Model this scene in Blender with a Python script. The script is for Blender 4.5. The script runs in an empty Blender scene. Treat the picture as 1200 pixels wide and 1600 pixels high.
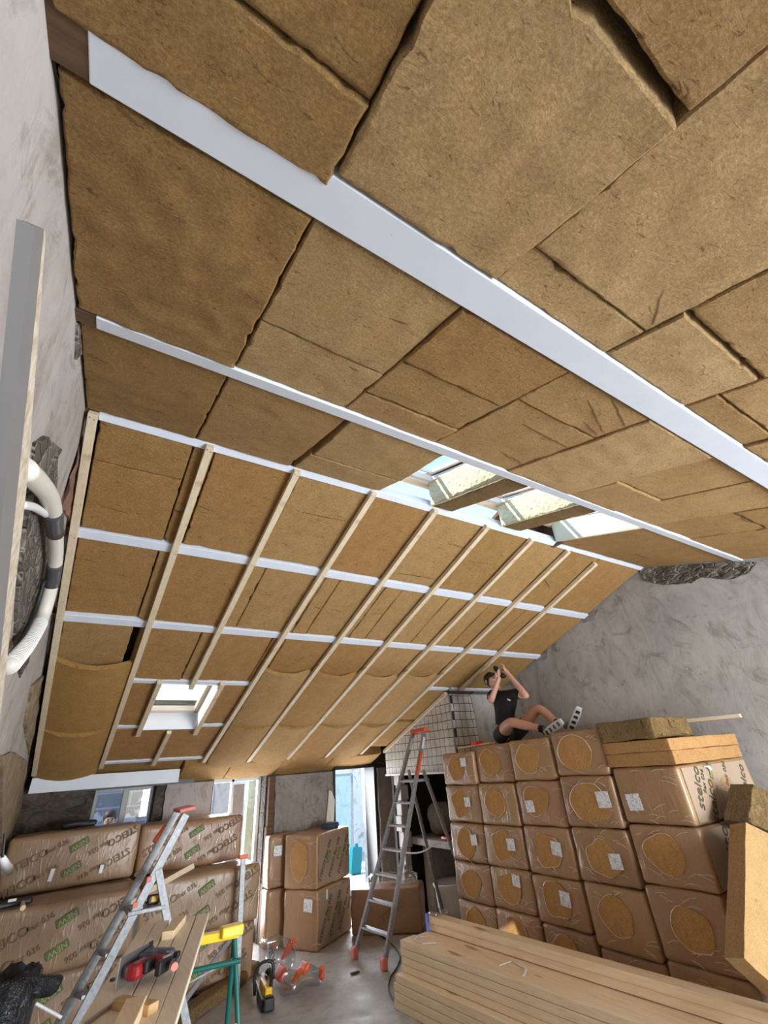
import bpy, bmesh, math, random
from mathutils import Vector, Matrix, noise
random.seed(7)
C = bpy.context.scene.collection
sc = bpy.context.scene
# ------------------------------------------------------------ camera
RT = Vector((0.843, -0.533, -0.066)); DN = Vector((0.220, 0.455, -0.863))
F = 680.0
def nz(v): return v.normalized()
_vx = nz(Vector((1170, 305, F))); _vz = Vector((-97, -1180, F)); _vz = nz(_vz - _vx*_vz.dot(_vx)); _vy = _vz.cross(_vx)
M3 = Matrix((_vx, _vy, _vz))            # world = M3 @ (right, down, forward)
CAM = Vector((0, 0, 1.9))
right = M3 @ Vector((1,0,0)); down = M3 @ Vector((0,1,0)); fwd = M3 @ Vector((0,0,1))
cam = bpy.data.objects.new('camera', bpy.data.cameras.new('camera')); C.objects.link(cam)
cam.data.sensor_fit = 'HORIZONTAL'; cam.data.sensor_width = 36; cam.data.lens = 36*F/1200
cam.data.clip_start = .02
mw = Matrix((right, -down, -fwd)).transposed().to_4x4(); mw.translation = CAM
cam.matrix_world = mw
sc.camera = cam
# ------------------------------------------------------------ light and exposure
vs = sc.view_settings
vs.view_transform = 'Standard'; vs.look = 'None'; vs.gamma = 1; vs.use_curve_mapping = False
vs.exposure = 1.0
w = bpy.data.worlds.new('world'); sc.world = w; w.use_nodes = True
nt = w.node_tree; bg = nt.nodes['Background']
sky = nt.nodes.new('ShaderNodeTexSky'); sky.sky_type = 'NISHITA'; sky.sun_disc = False
sky.sun_elevation = math.radians(55); sky.sun_rotation = math.radians(-30); sky.air_density = 1.3; sky.dust_density = .3; sky.ozone_density = 2.5
nt.links.new(sky.outputs[0], bg.inputs[0]); bg.inputs[1].default_value = 0.25
sun = bpy.data.objects.new('sun', bpy.data.lights.new('sun', 'SUN')); C.objects.link(sun)
sun.data.energy = 3.6; sun.data.angle = math.radians(.6); sun.data.color = (1, .93, .82)
sun.rotation_euler = Vector((-1.4, 0.5, 1.1)).to_track_quat('Z', 'Y').to_euler()
def area(name, loc, tgt, sx, sy, e, col=(1,1,1)):
    l = bpy.data.lights.new(name, 'AREA'); l.shape = 'RECTANGLE'; l.size = sx; l.size_y = sy; l.energy = e; l.color = col
    o = bpy.data.objects.new(name, l); C.objects.link(o); o.location = loc
    o.rotation_euler = (Vector(loc)-Vector(tgt)).to_track_quat('Z', 'Y').to_euler(); return o
area('daylight_front', (3.7, -2.75, 1.2), (3.0, 3.0, 2.1), 2.8, 2.0, 255, (.88, .94, 1))
area('daylight_doorways', (3.1, 7.75, 1.0), (3.1, 2.0, 2.2), 2.6, 1.7, 110, (.95, .97, 1))

# ------------------------------------------------------------ roof planes and helper rays
YR, ZR = 2.42, 3.75
KL, KU = -math.tan(math.radians(20.2)), math.tan(math.radians(16.4))
XL, XR, YB = -0.35, 5.42, 7.45
def ray(px, py): return M3 @ Vector((px-600, py-800, F)).normalized()
def aX(px, py, x): d = ray(px, py); return CAM + d*((x-CAM.x)/d.x)
def aY(px, py, y): d = ray(px, py); return CAM + d*((y-CAM.y)/d.y)
def aZ(px, py, z): d = ray(px, py); return CAM + d*((z-CAM.z)/d.z)
def PT(wh, x, y, off=0.):               # point on a roof slope, 'off' metres below its purlins' underside
    return Vector((x, y, ZR + (KL if wh == 'L' else KU)*(y-YR) - off))

# ------------------------------------------------------------ tagging / object helpers
def tag(o, label=None, cat=None, group=None, kind=None):
    if label: o['label'] = label
    if cat: o['category'] = cat
    if group: o['group'] = group
    if kind: o['kind'] = kind
    elif cat: o['kind'] = 'thing'
    return o
def empty(name, loc, label, cat, group=None, rot=0):
    o = bpy.data.objects.new(name, None); C.objects.link(o); o.location = loc; o.rotation_euler = (0,0,rot)
    o.empty_display_size = .1
    return tag(o, label, cat, group)
def link(name, bm, mat, parent=None, smooth=False, local=False):
    """link a bmesh (world coordinates unless local) as one mesh object"""
    me = bpy.data.meshes.new(name)
    if parent is not None and not local:
        bpy.context.view_layer.update()
        inv = world(parent).inverted(); bm.transform(inv)
    bmesh.ops.recalc_face_normals(bm, faces=bm.faces)
    if parent is None and not local and len(bm.verts):
        zs = min(v.co.z for v in bm.verts); n = len(bm.verts)
        c = Vector((sum(v.co.x for v in bm.verts)/n, sum(v.co.y for v in bm.verts)/n, zs))
        bm.transform(Matrix.Translation(-c))
    else: c = None
    bm.to_mesh(me); bm.free()
    for f in me.polygons: f.use_smooth = bool(smooth)
    if smooth == 'angle':
        b2 = bmesh.new(); b2.from_mesh(me)
        for e_ in b2.edges:
            if len(e_.link_faces) == 2 and e_.calc_face_angle(0) > .6: e_.smooth = False
        for f in b2.faces: f.smooth = True
        b2.to_mesh(me); b2.free()
    mats = mat if isinstance(mat, (list, tuple)) else [mat]
    for m in mats: me.materials.append(m)
    o = bpy.data.objects.new(name, me); C.objects.link(o)
    if c is not None: o.location = c
    if parent is not None: o.parent = parent
    return o
def world(o):
    m = o.matrix_basis.copy()
    while o.parent: o = o.parent; m = o.matrix_basis @ m
    return m
def copy_tree(o, parent=None):
    c = o.copy(); C.objects.link(c); c.parent = parent
    for ch in o.children: copy_tree(ch, c)
    return c
def box(bm, c, s, rot=None, bevel=0., seg=2):
    """axis box centre c, size s"""
    r = bmesh.ops.create_cube(bm, size=1)
    vs_ = r['verts']; S = Matrix.Diagonal((s[0], s[1], s[2], 1))
    bmesh.ops.transform(bm, matrix=S, verts=vs_)
    if bevel:
        es = list({e for v in vs_ for e in v.link_edges})
        q = bmesh.ops.bevel(bm, geom=es, offset=bevel, segments=seg, affect='EDGES', profile=.5)
        vs_ = list({v for f in q['faces'] for v in f.verts} | {v for v in vs_ if v.is_valid})
    m = Matrix.Translation(c) @ (rot.to_4x4() if rot is not None else Matrix())
    bmesh.ops.transform(bm, matrix=m, verts=vs_)
    return vs_
def bar(bm, a, b, wd, th, up=Vector((0,0,1)), bevel=0.):
    """bar from a to b, wd across, th along up"""
    a, b = Vector(a), Vector(b); d = b-a; z = d.normalized(); x = Vector(up).cross(z)
    if x.length < 1e-4: x = Vector((1,0,0)).cross(z)
    x.normalize(); y = z.cross(x)
    R_ = Matrix((x, y, z)).transposed()
    return box(bm, (a+b)/2, (wd, th, d.length), R_, bevel)
def tube(bm, pts, r, n=10, cap=True):
    pts = [Vector(p) for p in pts]; rs = r if isinstance(r, (list, tuple)) else [r]*len(pts)
    rings = []; prev = None
    for i, p in enumerate(pts):
        t = (pts[min(i+1, len(pts)-1)] - pts[max(i-1, 0)])
        t = t.normalized() if t.length > 1e-9 else Vector((0,0,1))
        if prev is None:
            u = t.orthogonal().normalized()
        else: u = (prev - t*prev.dot(t)); u = u.normalized() if u.length > 1e-6 else t.orthogonal().normalized()
        prev = u; v = t.cross(u)
        rings.append([bm.verts.new(p + (u*math.cos(a)+v*math.sin(a))*rs[i]) for a in [2*math.pi*k/n for k in range(n)]])
    for A, B in zip(rings, rings[1:]):
        for k in range(n): bm.faces.new((A[k], A[(k+1)%n], B[(k+1)%n], B[k]))
    if cap:
        bm.faces.new(rings[0][::-1]); bm.faces.new(rings[-1])
def curve_pts(pts, k=6):
    """Catmull-Rom through pts"""
    P = [Vector(p) for p in pts]; P = [2*P[0]-P[1]] + P + [2*P[-1]-P[-2]]; out = []
    for i in range(1, len(P)-2):
        for j in range(k):
            t = j/k; a, b, c, d = P[i-1:i+3]
            out.append(.5*((2*b)+(c-a)*t+(2*a-5*b+4*c-d)*t*t+(3*b-a-3*c+d)*t**3))
    out.append(P[-2]); return out
def prism(bm, pts, vec):
    vs0 = [bm.verts.new(Vector(p)) for p in pts]; vs1 = [bm.verts.new(Vector(p)+Vector(vec)) for p in pts]
    n = len(pts); bm.faces.new(vs0); bm.faces.new(vs1[::-1])
    for i in range(n): bm.faces.new((vs0[i], vs1[i], vs1[(i+1)%n], vs0[(i+1)%n]))
def rbox(bm, size, r=.03, n=8, amp=.0, seed=0, bulge=0.):
    """rounded box with a grid on every side, centred on the origin"""
    h = Vector(size)/2; start = len(bm.verts); new = []
    ax = [(0,1,2),(1,2,0),(2,0,1)]
    vmap = {}
    def vert(p):
        key = (round(p.x,5), round(p.y,5), round(p.z,5))
        if key in vmap: return vmap[key]
        q = Vector([max(-(h[i]-r), min(h[i]-r, p[i])) for i in range(3)]); d = p-q
        o = q + (d.normalized()*r if d.length > 1e-9 else d)
        for i in range(3):
            j, k = (i+1)%3, (i+2)%3
            if abs(abs(p[i])-h[i]) < 1e-6:
                o[i] += math.copysign(bulge*(1-(p[j]/h[j])**2)*(1-(p[k]/h[k])**2), p[i])
        if amp:
            nv = noise.noise_vector(p*5.5 + Vector((seed*3.1, seed*1.7, seed*.9))); o += nv*amp
        v = bm.verts.new(o); vmap[key] = v; return v
    def ts(i):
        a = [-h[i], -h[i]+r*.45, -h[i]+r]
        m = max(2, n if size[i] > .3 else n//2)
        a += [-h[i]+r + (2*(h[i]-r))*k/m for k in range(1, m)]
        return a + [h[i]-r, h[i]-r*.45, h[i]]
    for i, j, k in ax:
        tj, tk = ts(j), ts(k)
        for s in (-1, 1):
            g = []
            for a in tj:
                row = []
                for b in tk:
                    p = Vector((0,0,0)); p[i] = s*h[i]; p[j] = a; p[k] = b; row.append(vert(p))
                g.append(row)
            for a in range(len(tj)-1):
                for b in range(len(tk)-1):
                    try: bm.faces.new((g[a][b], g[a+1][b], g[a+1][b+1], g[a][b+1]))
                    except ValueError: pass
def text_bm(s, size, M, extrude=.0008, font_shear=0.):
    cu = bpy.data.curves.new('t', 'FONT'); cu.body = s; cu.size = size; cu.align_x = 'CENTER'; cu.align_y = 'CENTER'
    cu.extrude = extrude; cu.shear = font_shear; cu.resolution_u = 2; cu.offset = size*.012
    o = bpy.data.objects.new('t', cu); C.objects.link(o)
    dg = bpy.context.evaluated_depsgraph_get(); me = bpy.data.meshes.new_from_object(o.evaluated_get(dg))
    bm = bmesh.new(); bm.from_mesh(me); bm.transform(M)
    bpy.data.objects.remove(o); bpy.data.curves.remove(cu); bpy.data.meshes.remove(me)
    return bm
def merge(dst, src):
    me = bpy.data.meshes.new('m'); src.to_mesh(me); src.free(); dst.from_mesh(me); bpy.data.meshes.remove(me)

# ------------------------------------------------------------ materials
def mat(name, col, rough=.8, metal=0., **k):
    m = bpy.data.materials.new(name); m.use_nodes = True; b = m.node_tree.nodes['Principled BSDF']
    b.inputs['Base Color'].default_value = (*col, 1); b.inputs['Roughness'].default_value = rough; b.inputs['Metallic'].default_value = metal
    for kk, vv in k.items(): b.inputs[kk.replace('_', ' ')].default_value = vv
    return m
class NB:
    def __init__(s, m): s.m = m; s.t = m.node_tree; s.b = s.t.nodes['Principled BSDF']; s.tc = s.t.nodes.new('ShaderNodeTexCoord').outputs['Object']
    def n(s, ty, ins={}, **props):
        x = s.t.nodes.new(ty)
        for k, v in props.items(): setattr(x, k, v)
        for k, v in ins.items():
            if hasattr(v, 'is_output') or isinstance(v, bpy.types.NodeSocket): s.t.links.new(v, x.inputs[k])
            else: x.inputs[k].default_value = v
        return x
    def map(s, scale=(1,1,1), rot=(0,0,0), src=None): return s.n('ShaderNodeMapping', {'Vector': src or s.tc, 'Scale': scale, 'Rotation': rot}).outputs[0]
    def noise(s, sc_, det=4, rough=.6, vec=None, dist=0.): return s.n('ShaderNodeTexNoise', {'Vector': vec or s.tc, 'Scale': sc_, 'Detail': det, 'Roughness': rough, 'Distortion': dist}).outputs[0]
    def ramp(s, f, stops):
        r = s.n('ShaderNodeValToRGB', {'Fac': f}); e = r.color_ramp.elements
        while len(e) < len(stops): e.new(.5)
        for el, (p, c) in zip(e, stops): el.position = p; el.color = (*c, 1) if len(c) == 3 else c
        return r.outputs[0]
    def mix(s, a, b, f, mode='MIX'):
        x = s.t.nodes.new('ShaderNodeMix'); x.data_type = 'RGBA'; x.blend_type = mode
        for i, v in ((6, a), (7, b), (0, f)):
            if isinstance(v, bpy.types.NodeSocket): s.t.links.new(v, x.inputs[i])
            elif i == 0: x.inputs[i].default_value = v
            else: x.inputs[i].default_value = (*v, 1)
        return x.outputs[2]
    def math(s, op, a, b=0.):
        x = s.t.nodes.new('ShaderNodeMath'); x.operation = op
        for i, v in ((0, a), (1, b)):
            if isinstance(v, bpy.types.NodeSocket): s.t.links.new(v, x.inputs[i])
            else: x.inputs[i].default_value = v
        return x.outputs[0]
    def col(s, c): s.t.links.new(c, s.b.inputs['Base Color'])
    def bump(s, h, st=.5, dist=.01, sock='Normal'):
        x = s.n('ShaderNodeBump', {'Height': h, 'Strength': st, 'Distance': dist}); s.t.links.new(x.outputs[0], s.b.inputs[sock]); return x.outputs[0]
def insulation(name, c1, c2, dark, fuzz=1., fs=1.):
    m = mat(name, c1, .97); q = NB(m)
    oc = q.n('ShaderNodeObjectInfo').outputs['Color']
    big = q.noise(2.2, 3); w1 = q.n('ShaderNodeTexNoise', {'Vector': q.tc, 'Scale': 7.}).outputs[1]
    vv = q.n('ShaderNodeVectorMath', {0: q.map((1, 3.0, 1), (0, 0, .6)), 1: q.n('ShaderNodeVectorMath', {0: w1, 'Scale': .25}, operation='SCALE').outputs[0]}, operation='ADD').outputs[0]
    fib = q.noise(46*fs, 6, .85, vv, 1.6); fine = q.noise(110*fs, 4, .85); patchy = q.noise(9, 4, .7)
    spots = q.noise(20*fs, 5, .75, q.map((1, 2.8, 1), (0, 0, .4)), 1.2)
    lt = tuple(min(1, x*1.35) for x in c2)
    c = q.mix(q.ramp(big, [(.3, c1), (.7, c2)]), q.ramp(fib, [(.40, dark), (.5, c1), (.60, lt)]), .6)
    c = q.mix(c, q.ramp(fine, [(.38, tuple(.45*x for x in c1)), (.5, c1), (.62, lt)]), .35)
    c = q.mix(c, q.ramp(patchy, [(.35, (.88, .85, .8)), (.65, (1,1,1))]), .8, 'MULTIPLY')
    c = q.mix(c, q.ramp(spots, [(.615, (1,1,1)), (.645, (.40, .25, .12))]), .75, 'MULTIPLY')
    c = q.mix(c, oc, 1., 'MULTIPLY'); q.col(c)
    h = q.math('ADD', q.math('MULTIPLY', fine, .7), q.math('SUBTRACT', fib, q.math('MULTIPLY', q.ramp(spots, [(.60, (0,0,0)), (.66, (1,1,1))]), .6)))
    q.bump(h, 1.*fuzz, .02); return m
INS = insulation('wood_fibre_board', (.63, .385, .14), (.74, .49, .205), (.37, .19, .055))
INS_FACE = insulation('wood_fibre_face', (.44, .255, .10), (.50, .30, .125), (.37, .20, .075), .25)
RAW = insulation('wood_fibre_torn_edge', (.68, .41, .14), (.78, .50, .20), (.28, .14, .04), 1.6, .7)
def wood(name, c1, c2, c3, axis=0, rough=.65):
    m = mat(name, c1, rough); q = NB(m)
    s = [14, 14, 14]; s[axis] = .9
    g = q.noise(3.2, 5, .6, q.map(tuple(s)), .6)
    s2 = [5, 5, 5]; s2[axis] = 1.4
    kn = q.noise(1.7, 2, .5, q.map(tuple(s2)))
    c = q.ramp(g, [(.3, c2), (.62, c1)]); c = q.mix(c, q.ramp(kn, [(.70, (1,1,1)), (.76, c3)]), .8, 'MULTIPLY')
    q.col(c); q.bump(g, .25, .003); return m
WOODX = wood('pine_timber_x', (.86, .70, .50), (.74, .57, .38), (.45, .28, .14), 0)
WOODY = wood('pine_timber_y', (.88, .69, .46), (.76, .57, .35), (.45, .28, .14), 1)
PALEW = wood('pale_batten', (.86, .76, .60), (.78, .66, .50), (.55, .38, .22), 1)
BATTEN = wood('planed_batten', (.74, .62, .44), (.64, .51, .34), (.5, .33, .18), 1)
OLDWOOD = wood('old_brown_wood', (.13, .075, .04), (.07, .04, .02), (.4, .3, .2), 0, .9)
def painted():
    m = mat('white_painted_timber', (.80, .80, .84), .55); q = NB(m); n_ = q.noise(5, 4); sp = q.noise(26, 3, .6)
    c = q.ramp(n_, [(.3, (.68, .73, .82)), (.8, (.75, .79, .86))]); c = q.mix(c, q.ramp(sp, [(.73, (1,1,1)), (.78, (.5, .42, .36))]), .6, 'MULTIPLY')
    q.col(c); q.bump(sp, .15, .003); return m
PAINT = painted()
def plaster(name, a, b, stain, s=1.):
    m = mat(name, a, .92); q = NB(m)
    n1 = q.noise(1.3*s, 6, .65, None, .6); n2 = q.noise(5*s, 6, .7, q.map((1, 1, .45), (.5, .3, 0)), 1.0); n3 = q.noise(38, 3, .6); n4 = q.noise(2.6*s, 5, .72, q.map((1,1,1), (1, 2, 0)), 2.)
    c = q.ramp(n1, [(.32, b), (.64, a)]); c = q.mix(c, q.ramp(n2, [(.30, stain), (.52, (1,1,1))]), .55, 'MULTIPLY')
    c = q.mix(c, q.ramp(n4, [(.30, (.40, .35, .31)), (.46, (1,1,1))]), .7, 'MULTIPLY')
    c = q.mix(c, q.ramp(n3, [(.72, (1,1,1)), (.80, (.35, .33, .3))]), .5, 'MULTIPLY')
    q.col(c); q.bump(q.math('ADD', n2, q.math('MULTIPLY', n3, .3)), .35, .012); return m
PL_L = plaster('limewashed_plaster', (.50, .455, .42), (.36, .325, .30), (.62, .52, .45))
PL_R = plaster('grey_cement_plaster', (.47, .455, .43), (.33, .32, .305), (.55, .5, .45))
PL_D = plaster('dark_cement_render', (.34, .31, .28), (.23, .21, .19), (.55, .5, .45), 2)
PL_P = plaster('smooth_grey_plaster', (.46, .41, .40), (.38, .34, .33), (.8, .75, .7))
def stone(name, a, b, mort, sc_=4.):
    m = mat(name, a, .95); q = NB(m)
    v = q.map((1, 1, 2.3)); d = q.noise(3, 3, .5, v)
    vo = q.n('ShaderNodeTexVoronoi', {'Vector': q.mix(v, d, .12), 'Scale': sc_}, feature='DISTANCE_TO_EDGE').outputs[0] if False else None
    vv = q.n('ShaderNodeVectorMath', {0: v, 1: q.n('ShaderNodeVectorMath', {0: q.n('ShaderNodeTexNoise', {'Vector': v, 'Scale': 4.}).outputs[1], 'Scale': .22}, operation='SCALE').outputs[0]}, operation='ADD').outputs[0]
    ed = q.n('ShaderNodeTexVoronoi', {'Vector': vv, 'Scale': sc_}, feature='DISTANCE_TO_EDGE').outputs[0]
    ce = q.n('ShaderNodeTexVoronoi', {'Vector': vv, 'Scale': sc_}).outputs['Color']
    n_ = q.noise(18, 5, .7)
    bw = q.n('ShaderNodeRGBToBW', {0: ce}).outputs[0]; c = q.mix(q.ramp(n_, [(.3, a), (.7, b)]), q.ramp(bw, [(.3, (.55,.52,.5)), (.7, (1,1,1))]), 1., 'MULTIPLY'); c = q.mix(c, mort, q.ramp(ed, [(.02, (1,1,1)), (.08, (0,0,0))]))
    q.col(c); q.bump(q.math('ADD', q.math('MINIMUM', ed, .15), q.math('MULTIPLY', n_, .12)), 1., .12); return m
STONE = stone('rubble_stone', (.055, .045, .04), (.15, .12, .10), (.10, .085, .07), 3.4)
STONE2 = stone('exposed_rubble', (.09, .085, .08), (.24, .20, .16), (.30, .26, .21), 9.)
BRICKY = plaster('red_brick_rubble', (.30, .15, .10), (.17, .10, .075), (.5, .45, .4), 4)
FOAM = plaster('lumpy_ochre_mortar', (.40, .30, .18), (.18, .13, .09), (.4, .35, .3), 6)
SOOT = plaster('soot', (.022, .02, .018), (.012, .011, .01), (.5,.5,.5))
def floor_m():
    m = mat('concrete_floor', (.4,.38,.36), .6); q = NB(m); n1 = q.noise(1.1, 6, .65, None, .5); n2 = q.noise(9, 6, .7); n3 = q.noise(60, 2)
    c = q.ramp(n1, [(.3, (.36, .35, .335)), (.7, (.50, .49, .48))]); c = q.mix(c, q.ramp(n2, [(.35, (.6, .54, .46)), (.55, (1,1,1))]), .6, 'MULTIPLY')
    q.col(c); q.t.links.new(q.ramp(n1, [(.35, (.32,.32,.32)), (.6, (.7,.7,.7))]), q.b.inputs['Roughness']); q.bump(q.math('ADD', n2, n3), .25, .004); return m
FLOOR = floor_m()
def wrap(name, base, base2, gloss=.22, streak=.5):
    """board bale seen through clear film"""
    m = mat(name, base, .6); q = NB(m); oc = q.n('ShaderNodeObjectInfo').outputs['Color']
    n1 = q.noise(2.6, 3); n2 = q.noise(70, 4, .7)
    wv = q.n('ShaderNodeTexNoise', {'Vector': q.map((7, 7, 1.5), (.5, .35, .4)), 'Scale': 2.6, 'Detail': 3, 'Roughness': .5, 'Distortion': 1.6}, noise_type='RIDGED_MULTIFRACTAL').outputs[0]
    c = q.ramp(n1, [(.3, base), (.7, base2)]); c = q.mix(c, q.ramp(n2, [(.35, (.8,.75,.7)), (.6, (1,1,1))]), .6, 'MULTIPLY')
    c = q.mix(c, (.62, .52, .44), q.math('MULTIPLY', q.ramp(wv, [(.62, (0,0,0)), (.95, (1,1,1))]), streak))  # pale wrinkle streaks: film whitening plus glossy highlight painted into the colour
    c = q.mix(c, oc, 1., 'MULTIPLY'); q.col(c)
    q.b.inputs['Coat Weight'].default_value = .6; q.b.inputs['Coat Roughness'].default_value = gloss
    cb = q.n('ShaderNodeBump', {'Height': wv, 'Strength': .5, 'Distance': .012}); q.t.links.new(cb.outputs[0], q.b.inputs['Coat Normal'])
    q.bump(wv, .3, .01); return m
WRAP = wrap('film_wrapped_board', (.37, .22, .115), (.42, .26, .145))
WRAP_L = wrap('film_wrapped_board_matt', (.31, .19, .105), (.36, .225, .13), .3, .28)
WRAP_S = wrap('printed_paper_sleeve', (.36, .26, .18), (.40, .29, .20), .35, .12)
FILM = mat('film_fold', (.72, .62, .52), .25, 0, Coat_Weight=.5)
INK = mat('dark_print', (.085, .07, .04), .6); INKF = mat('faded_print', (.20, .13, .065), .6)
GREEN = mat('olive_green_print', (.10, .13, .03), .6); GREENT = mat('pale_green_print', (.30, .32, .14), .6)
def label_m():
    m = mat('printed_label', (.8, .8, .82), .5); q = NB(m)
    v = q.map((1, 1, 1)); n_ = q.noise(160, 2, .5, q.map((1, 1, 1.6))); n2 = q.noise(45, 2)
    q.col(q.mix((.80, .81, .84), (.16, .18, .24), q.math('MULTIPLY', q.ramp(n_, [(.52, (0,0,0)), (.56, (1,1,1))]), q.ramp(n2, [(.48, (0,0,0)), (.54, (1,1,1))]))))
    return m
LABEL = label_m()
def alu_m():
    m = mat('aluminium', (.4, .4, .4), .5, .45); q = NB(m); n_ = q.noise(30, 4); q.col(q.ramp(n_, [(.3, (.26, .265, .28)), (.7, (.42, .43, .45))])); q.bump(n_, .08, .002); return m
ALU = alu_m(); STEEL = mat('steel', (.5, .5, .52), .35, .9)
GREYBAR = mat('grey_coated_metal', (.26, .255, .26), .5, .3)
def chalk():
    m = mat('worn_side', (.45, .38, .27), .8); q = NB(m); n_ = q.noise(6, 5, .7, q.map((1, 5, 5))); q.col(q.ramp(n_, [(.35, (.40, .31, .20)), (.6, (.62, .55, .45))])); return m
WORN = chalk()
ORANGE = mat('orange_plastic', (.80, .10, .02), .4); PINKRED = mat('faded_red_plastic', (.72, .22, .17), .5); REDP = mat('red_plastic', (.30, .012, .02), .4)
BLACK = mat('black_plastic', (.015, .015, .017), .45); YEL = mat('yellow_plastic', (.85, .48, .01), .4); GRNP = mat('green_enamel', (.005, .12, .10), .35)
YPAINT = mat('yellow_paint', (.88, .60, .02), .4); WHITE = mat('white_plastic', (.82, .82, .84), .4); BLUEGREY = mat('blue_grey_cloth', (.03, .06, .10), .8)
DUCT = mat('cream_duct', (.72, .68, .60), .45); TAPE = mat('grey_tape', (.07, .07, .075), .3); REDTAPE = mat('red_tape', (.85, .03, .04), .5)
WHITEPAINT = mat('white_board', (.84, .83, .82), .5); TEAL = mat('teal_plastic', (.0, .22, .28), .5)
CABLE = mat('black_rubber', (.012, .012, .014), .55); PAPERW = mat('white_paper', (.82, .82, .84), .7)
def tile_m(name, swap):
    m = mat(name, (.6,.6,.6), .45); q = NB(m)
    x = q.n('ShaderNodeSeparateXYZ', {0: q.tc}); a = x.outputs['Y' if swap else 'X']
    n_ = q.n('ShaderNodeTexNoise', {'Vector': q.tc, 'Scale': 2.2, 'Detail': 2.}).outputs[1]
    v = q.n('ShaderNodeCombineXYZ', {0: a, 1: x.outputs['Z'], 2: 0.}).outputs[0]
    vv = q.n('ShaderNodeVectorMath', {0: v, 1: q.n('ShaderNodeVectorMath', {0: n_, 'Scale': .03}, operation='SCALE').outputs[0]}, operation='ADD').outputs[0]
    br = q.n('ShaderNodeTexBrick', {'Vector': vv, 'Scale': 1., 'Mortar Size': .0045, 'Mortar Smooth': .1, 'Brick Width': .105, 'Row Height': .105,
        'Color1': (.62, .60, .56, 1), 'Color2': (.56, .54, .51, 1), 'Mortar': (.03, .03, .03, 1)}, offset=.12, offset_frequency=2)
    st = q.noise(7, 5, .7); q.col(q.mix(br.outputs[0], q.ramp(st, [(.3, (.66, .58, .5)), (.55, (1,1,1))]), .5, 'MULTIPLY')); q.bump(br.outputs[1], -.3, .004); return m
TILE_S = tile_m('grey_mosaic_tile_side', True); TILE_F = tile_m('grey_mosaic_tile_front', False)
def glass_m(name, tint=(1,1,1), rough=.0, alpha=.85):
    m = bpy.data.materials.new(name); m.use_nodes = True; t = m.node_tree; t.nodes.clear()
    o = t.nodes.new('ShaderNodeOutputMaterial'); g = t.nodes.new('ShaderNodeBsdfGlossy'); tr = t.nodes.new('ShaderNodeBsdfTransparent'); mx = t.nodes.new('ShaderNodeMixShader')
    g.inputs['Roughness'].default_value = rough + .02; tr.inputs[0].default_value = (*tint, 1); mx.inputs[0].default_value = 1-alpha
    t.links.new(tr.outputs[0], mx.inputs[1]); t.links.new(g.outputs[0], mx.inputs[2]); t.links.new(mx.outputs[0], o.inputs[0]); return m
GLASS = glass_m('window_glass', (.93, .97, 1.), 0, .92); SHEET = glass_m('clear_plastic_film', (.86, .87, .89), .12, .72)
BLOCKW = mat('outdoor_block_wall', (.5,.5,.5), .9)
def blockw():
    q = NB(BLOCKW); x = q.n('ShaderNodeSeparateXYZ', {0: q.tc}); v = q.n('ShaderNodeCombineXYZ', {0: x.outputs['X'], 1: x.outputs['Z'], 2: 0.}).outputs[0]
    br = q.n('ShaderNodeTexBrick', {'Vector': v, 'Scale': 1., 'Mortar Size': .012, 'Brick Width': .5, 'Row Height': .2, 'Color1': (.20,.21,.23,1), 'Color2': (.16,.17,.19,1), 'Mortar': (.38,.38,.40,1)})
    n_ = q.noise(4, 5, .6); q.col(q.mix(br.outputs[0], (.55,.56,.58), q.ramp(n_, [(.56,(0,0,0)), (.60,(1,1,1))])))
blockw()
OUTW = plaster('sunlit_white_wall', (.80, .79, .76), (.72, .70, .66), (.8, .78, .7)); OUTG = plaster('outdoor_ground', (.62, .58, .52), (.5, .46, .4), (.7,.65,.6))

def struct(name, bm, m, parent=None, smooth=False):
    o = link(name, bm, m, parent, smooth); 
    if parent is None: o['kind'] = 'structure'
    return o

# ------------------------------------------------------------ the room shell
bm = bmesh.new(); box(bm, ((XL+XR)/2, 2.2, -.1), (XR-XL+.8, 11.2, .2)); struct('floor', bm, FLOOR)
bm = bmesh.new(); box(bm, (3, 3, -.32), (60, 60, .2)); 
o = link('ground', bm, OUTG); tag(o, kind='structure')
bm = bmesh.new(); box(bm, (3.5, 10.3, -.11), (9, 5.0, .2)); struct('floor', bm, OUTG).name = 'floor_yard'
def gable(xa, xb):
    pts = [(xa,-3,-.02),(xa,YB+.25,-.02),(xa,YB+.25,PT('L',0,YB+.25,-.34).z),(xa,YR,ZR+.42),(xa,-3,PT('U',0,-3,-.36).z)]
    b = bmesh.new(); prism(b, pts, (xb-xa, 0, 0)); return b
WALL_L = struct('wall_left', gable(XL-.35, XL), PL_L)
WALL_R = struct('wall_right', gable(XR, XR+.35), PL_R)
# back wall with openings: window (0.4-1.1), doorway (1.84-2.58), doorway (3.73-4.48)
def wall_y(name, y0, y1, x0, x1, z0, z1, holes, m):
    b = bmesh.new(); xs = sorted({x0, x1, *[h[0] for h in holes], *[h[1] for h in holes]})
    for a, c in zip(xs, xs[1:]):
        hs = [h for h in holes if h[0] <= a+1e-6 and h[1] >= c-1e-6]
        if not hs: box(b, ((a+c)/2, (y0+y1)/2, (z0+z1)/2), (c-a, y1-y0, z1-z0))
        for h in hs:
            if h[2] > z0: box(b, ((a+c)/2, (y0+y1)/2, (z0+h[2])/2), (c-a, y1-y0, h[2]-z0))
            if h[3] < z1: box(b, ((a+c)/2, (y0+y1)/2, (h[3]+z1)/2), (c-a, y1-y0, z1-h[3]))
    bmesh.ops.remove_doubles(b, verts=b.verts, dist=1e-5)
    return struct(name, b, m)
zt = PT('L', 0, YB).z + .26
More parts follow.
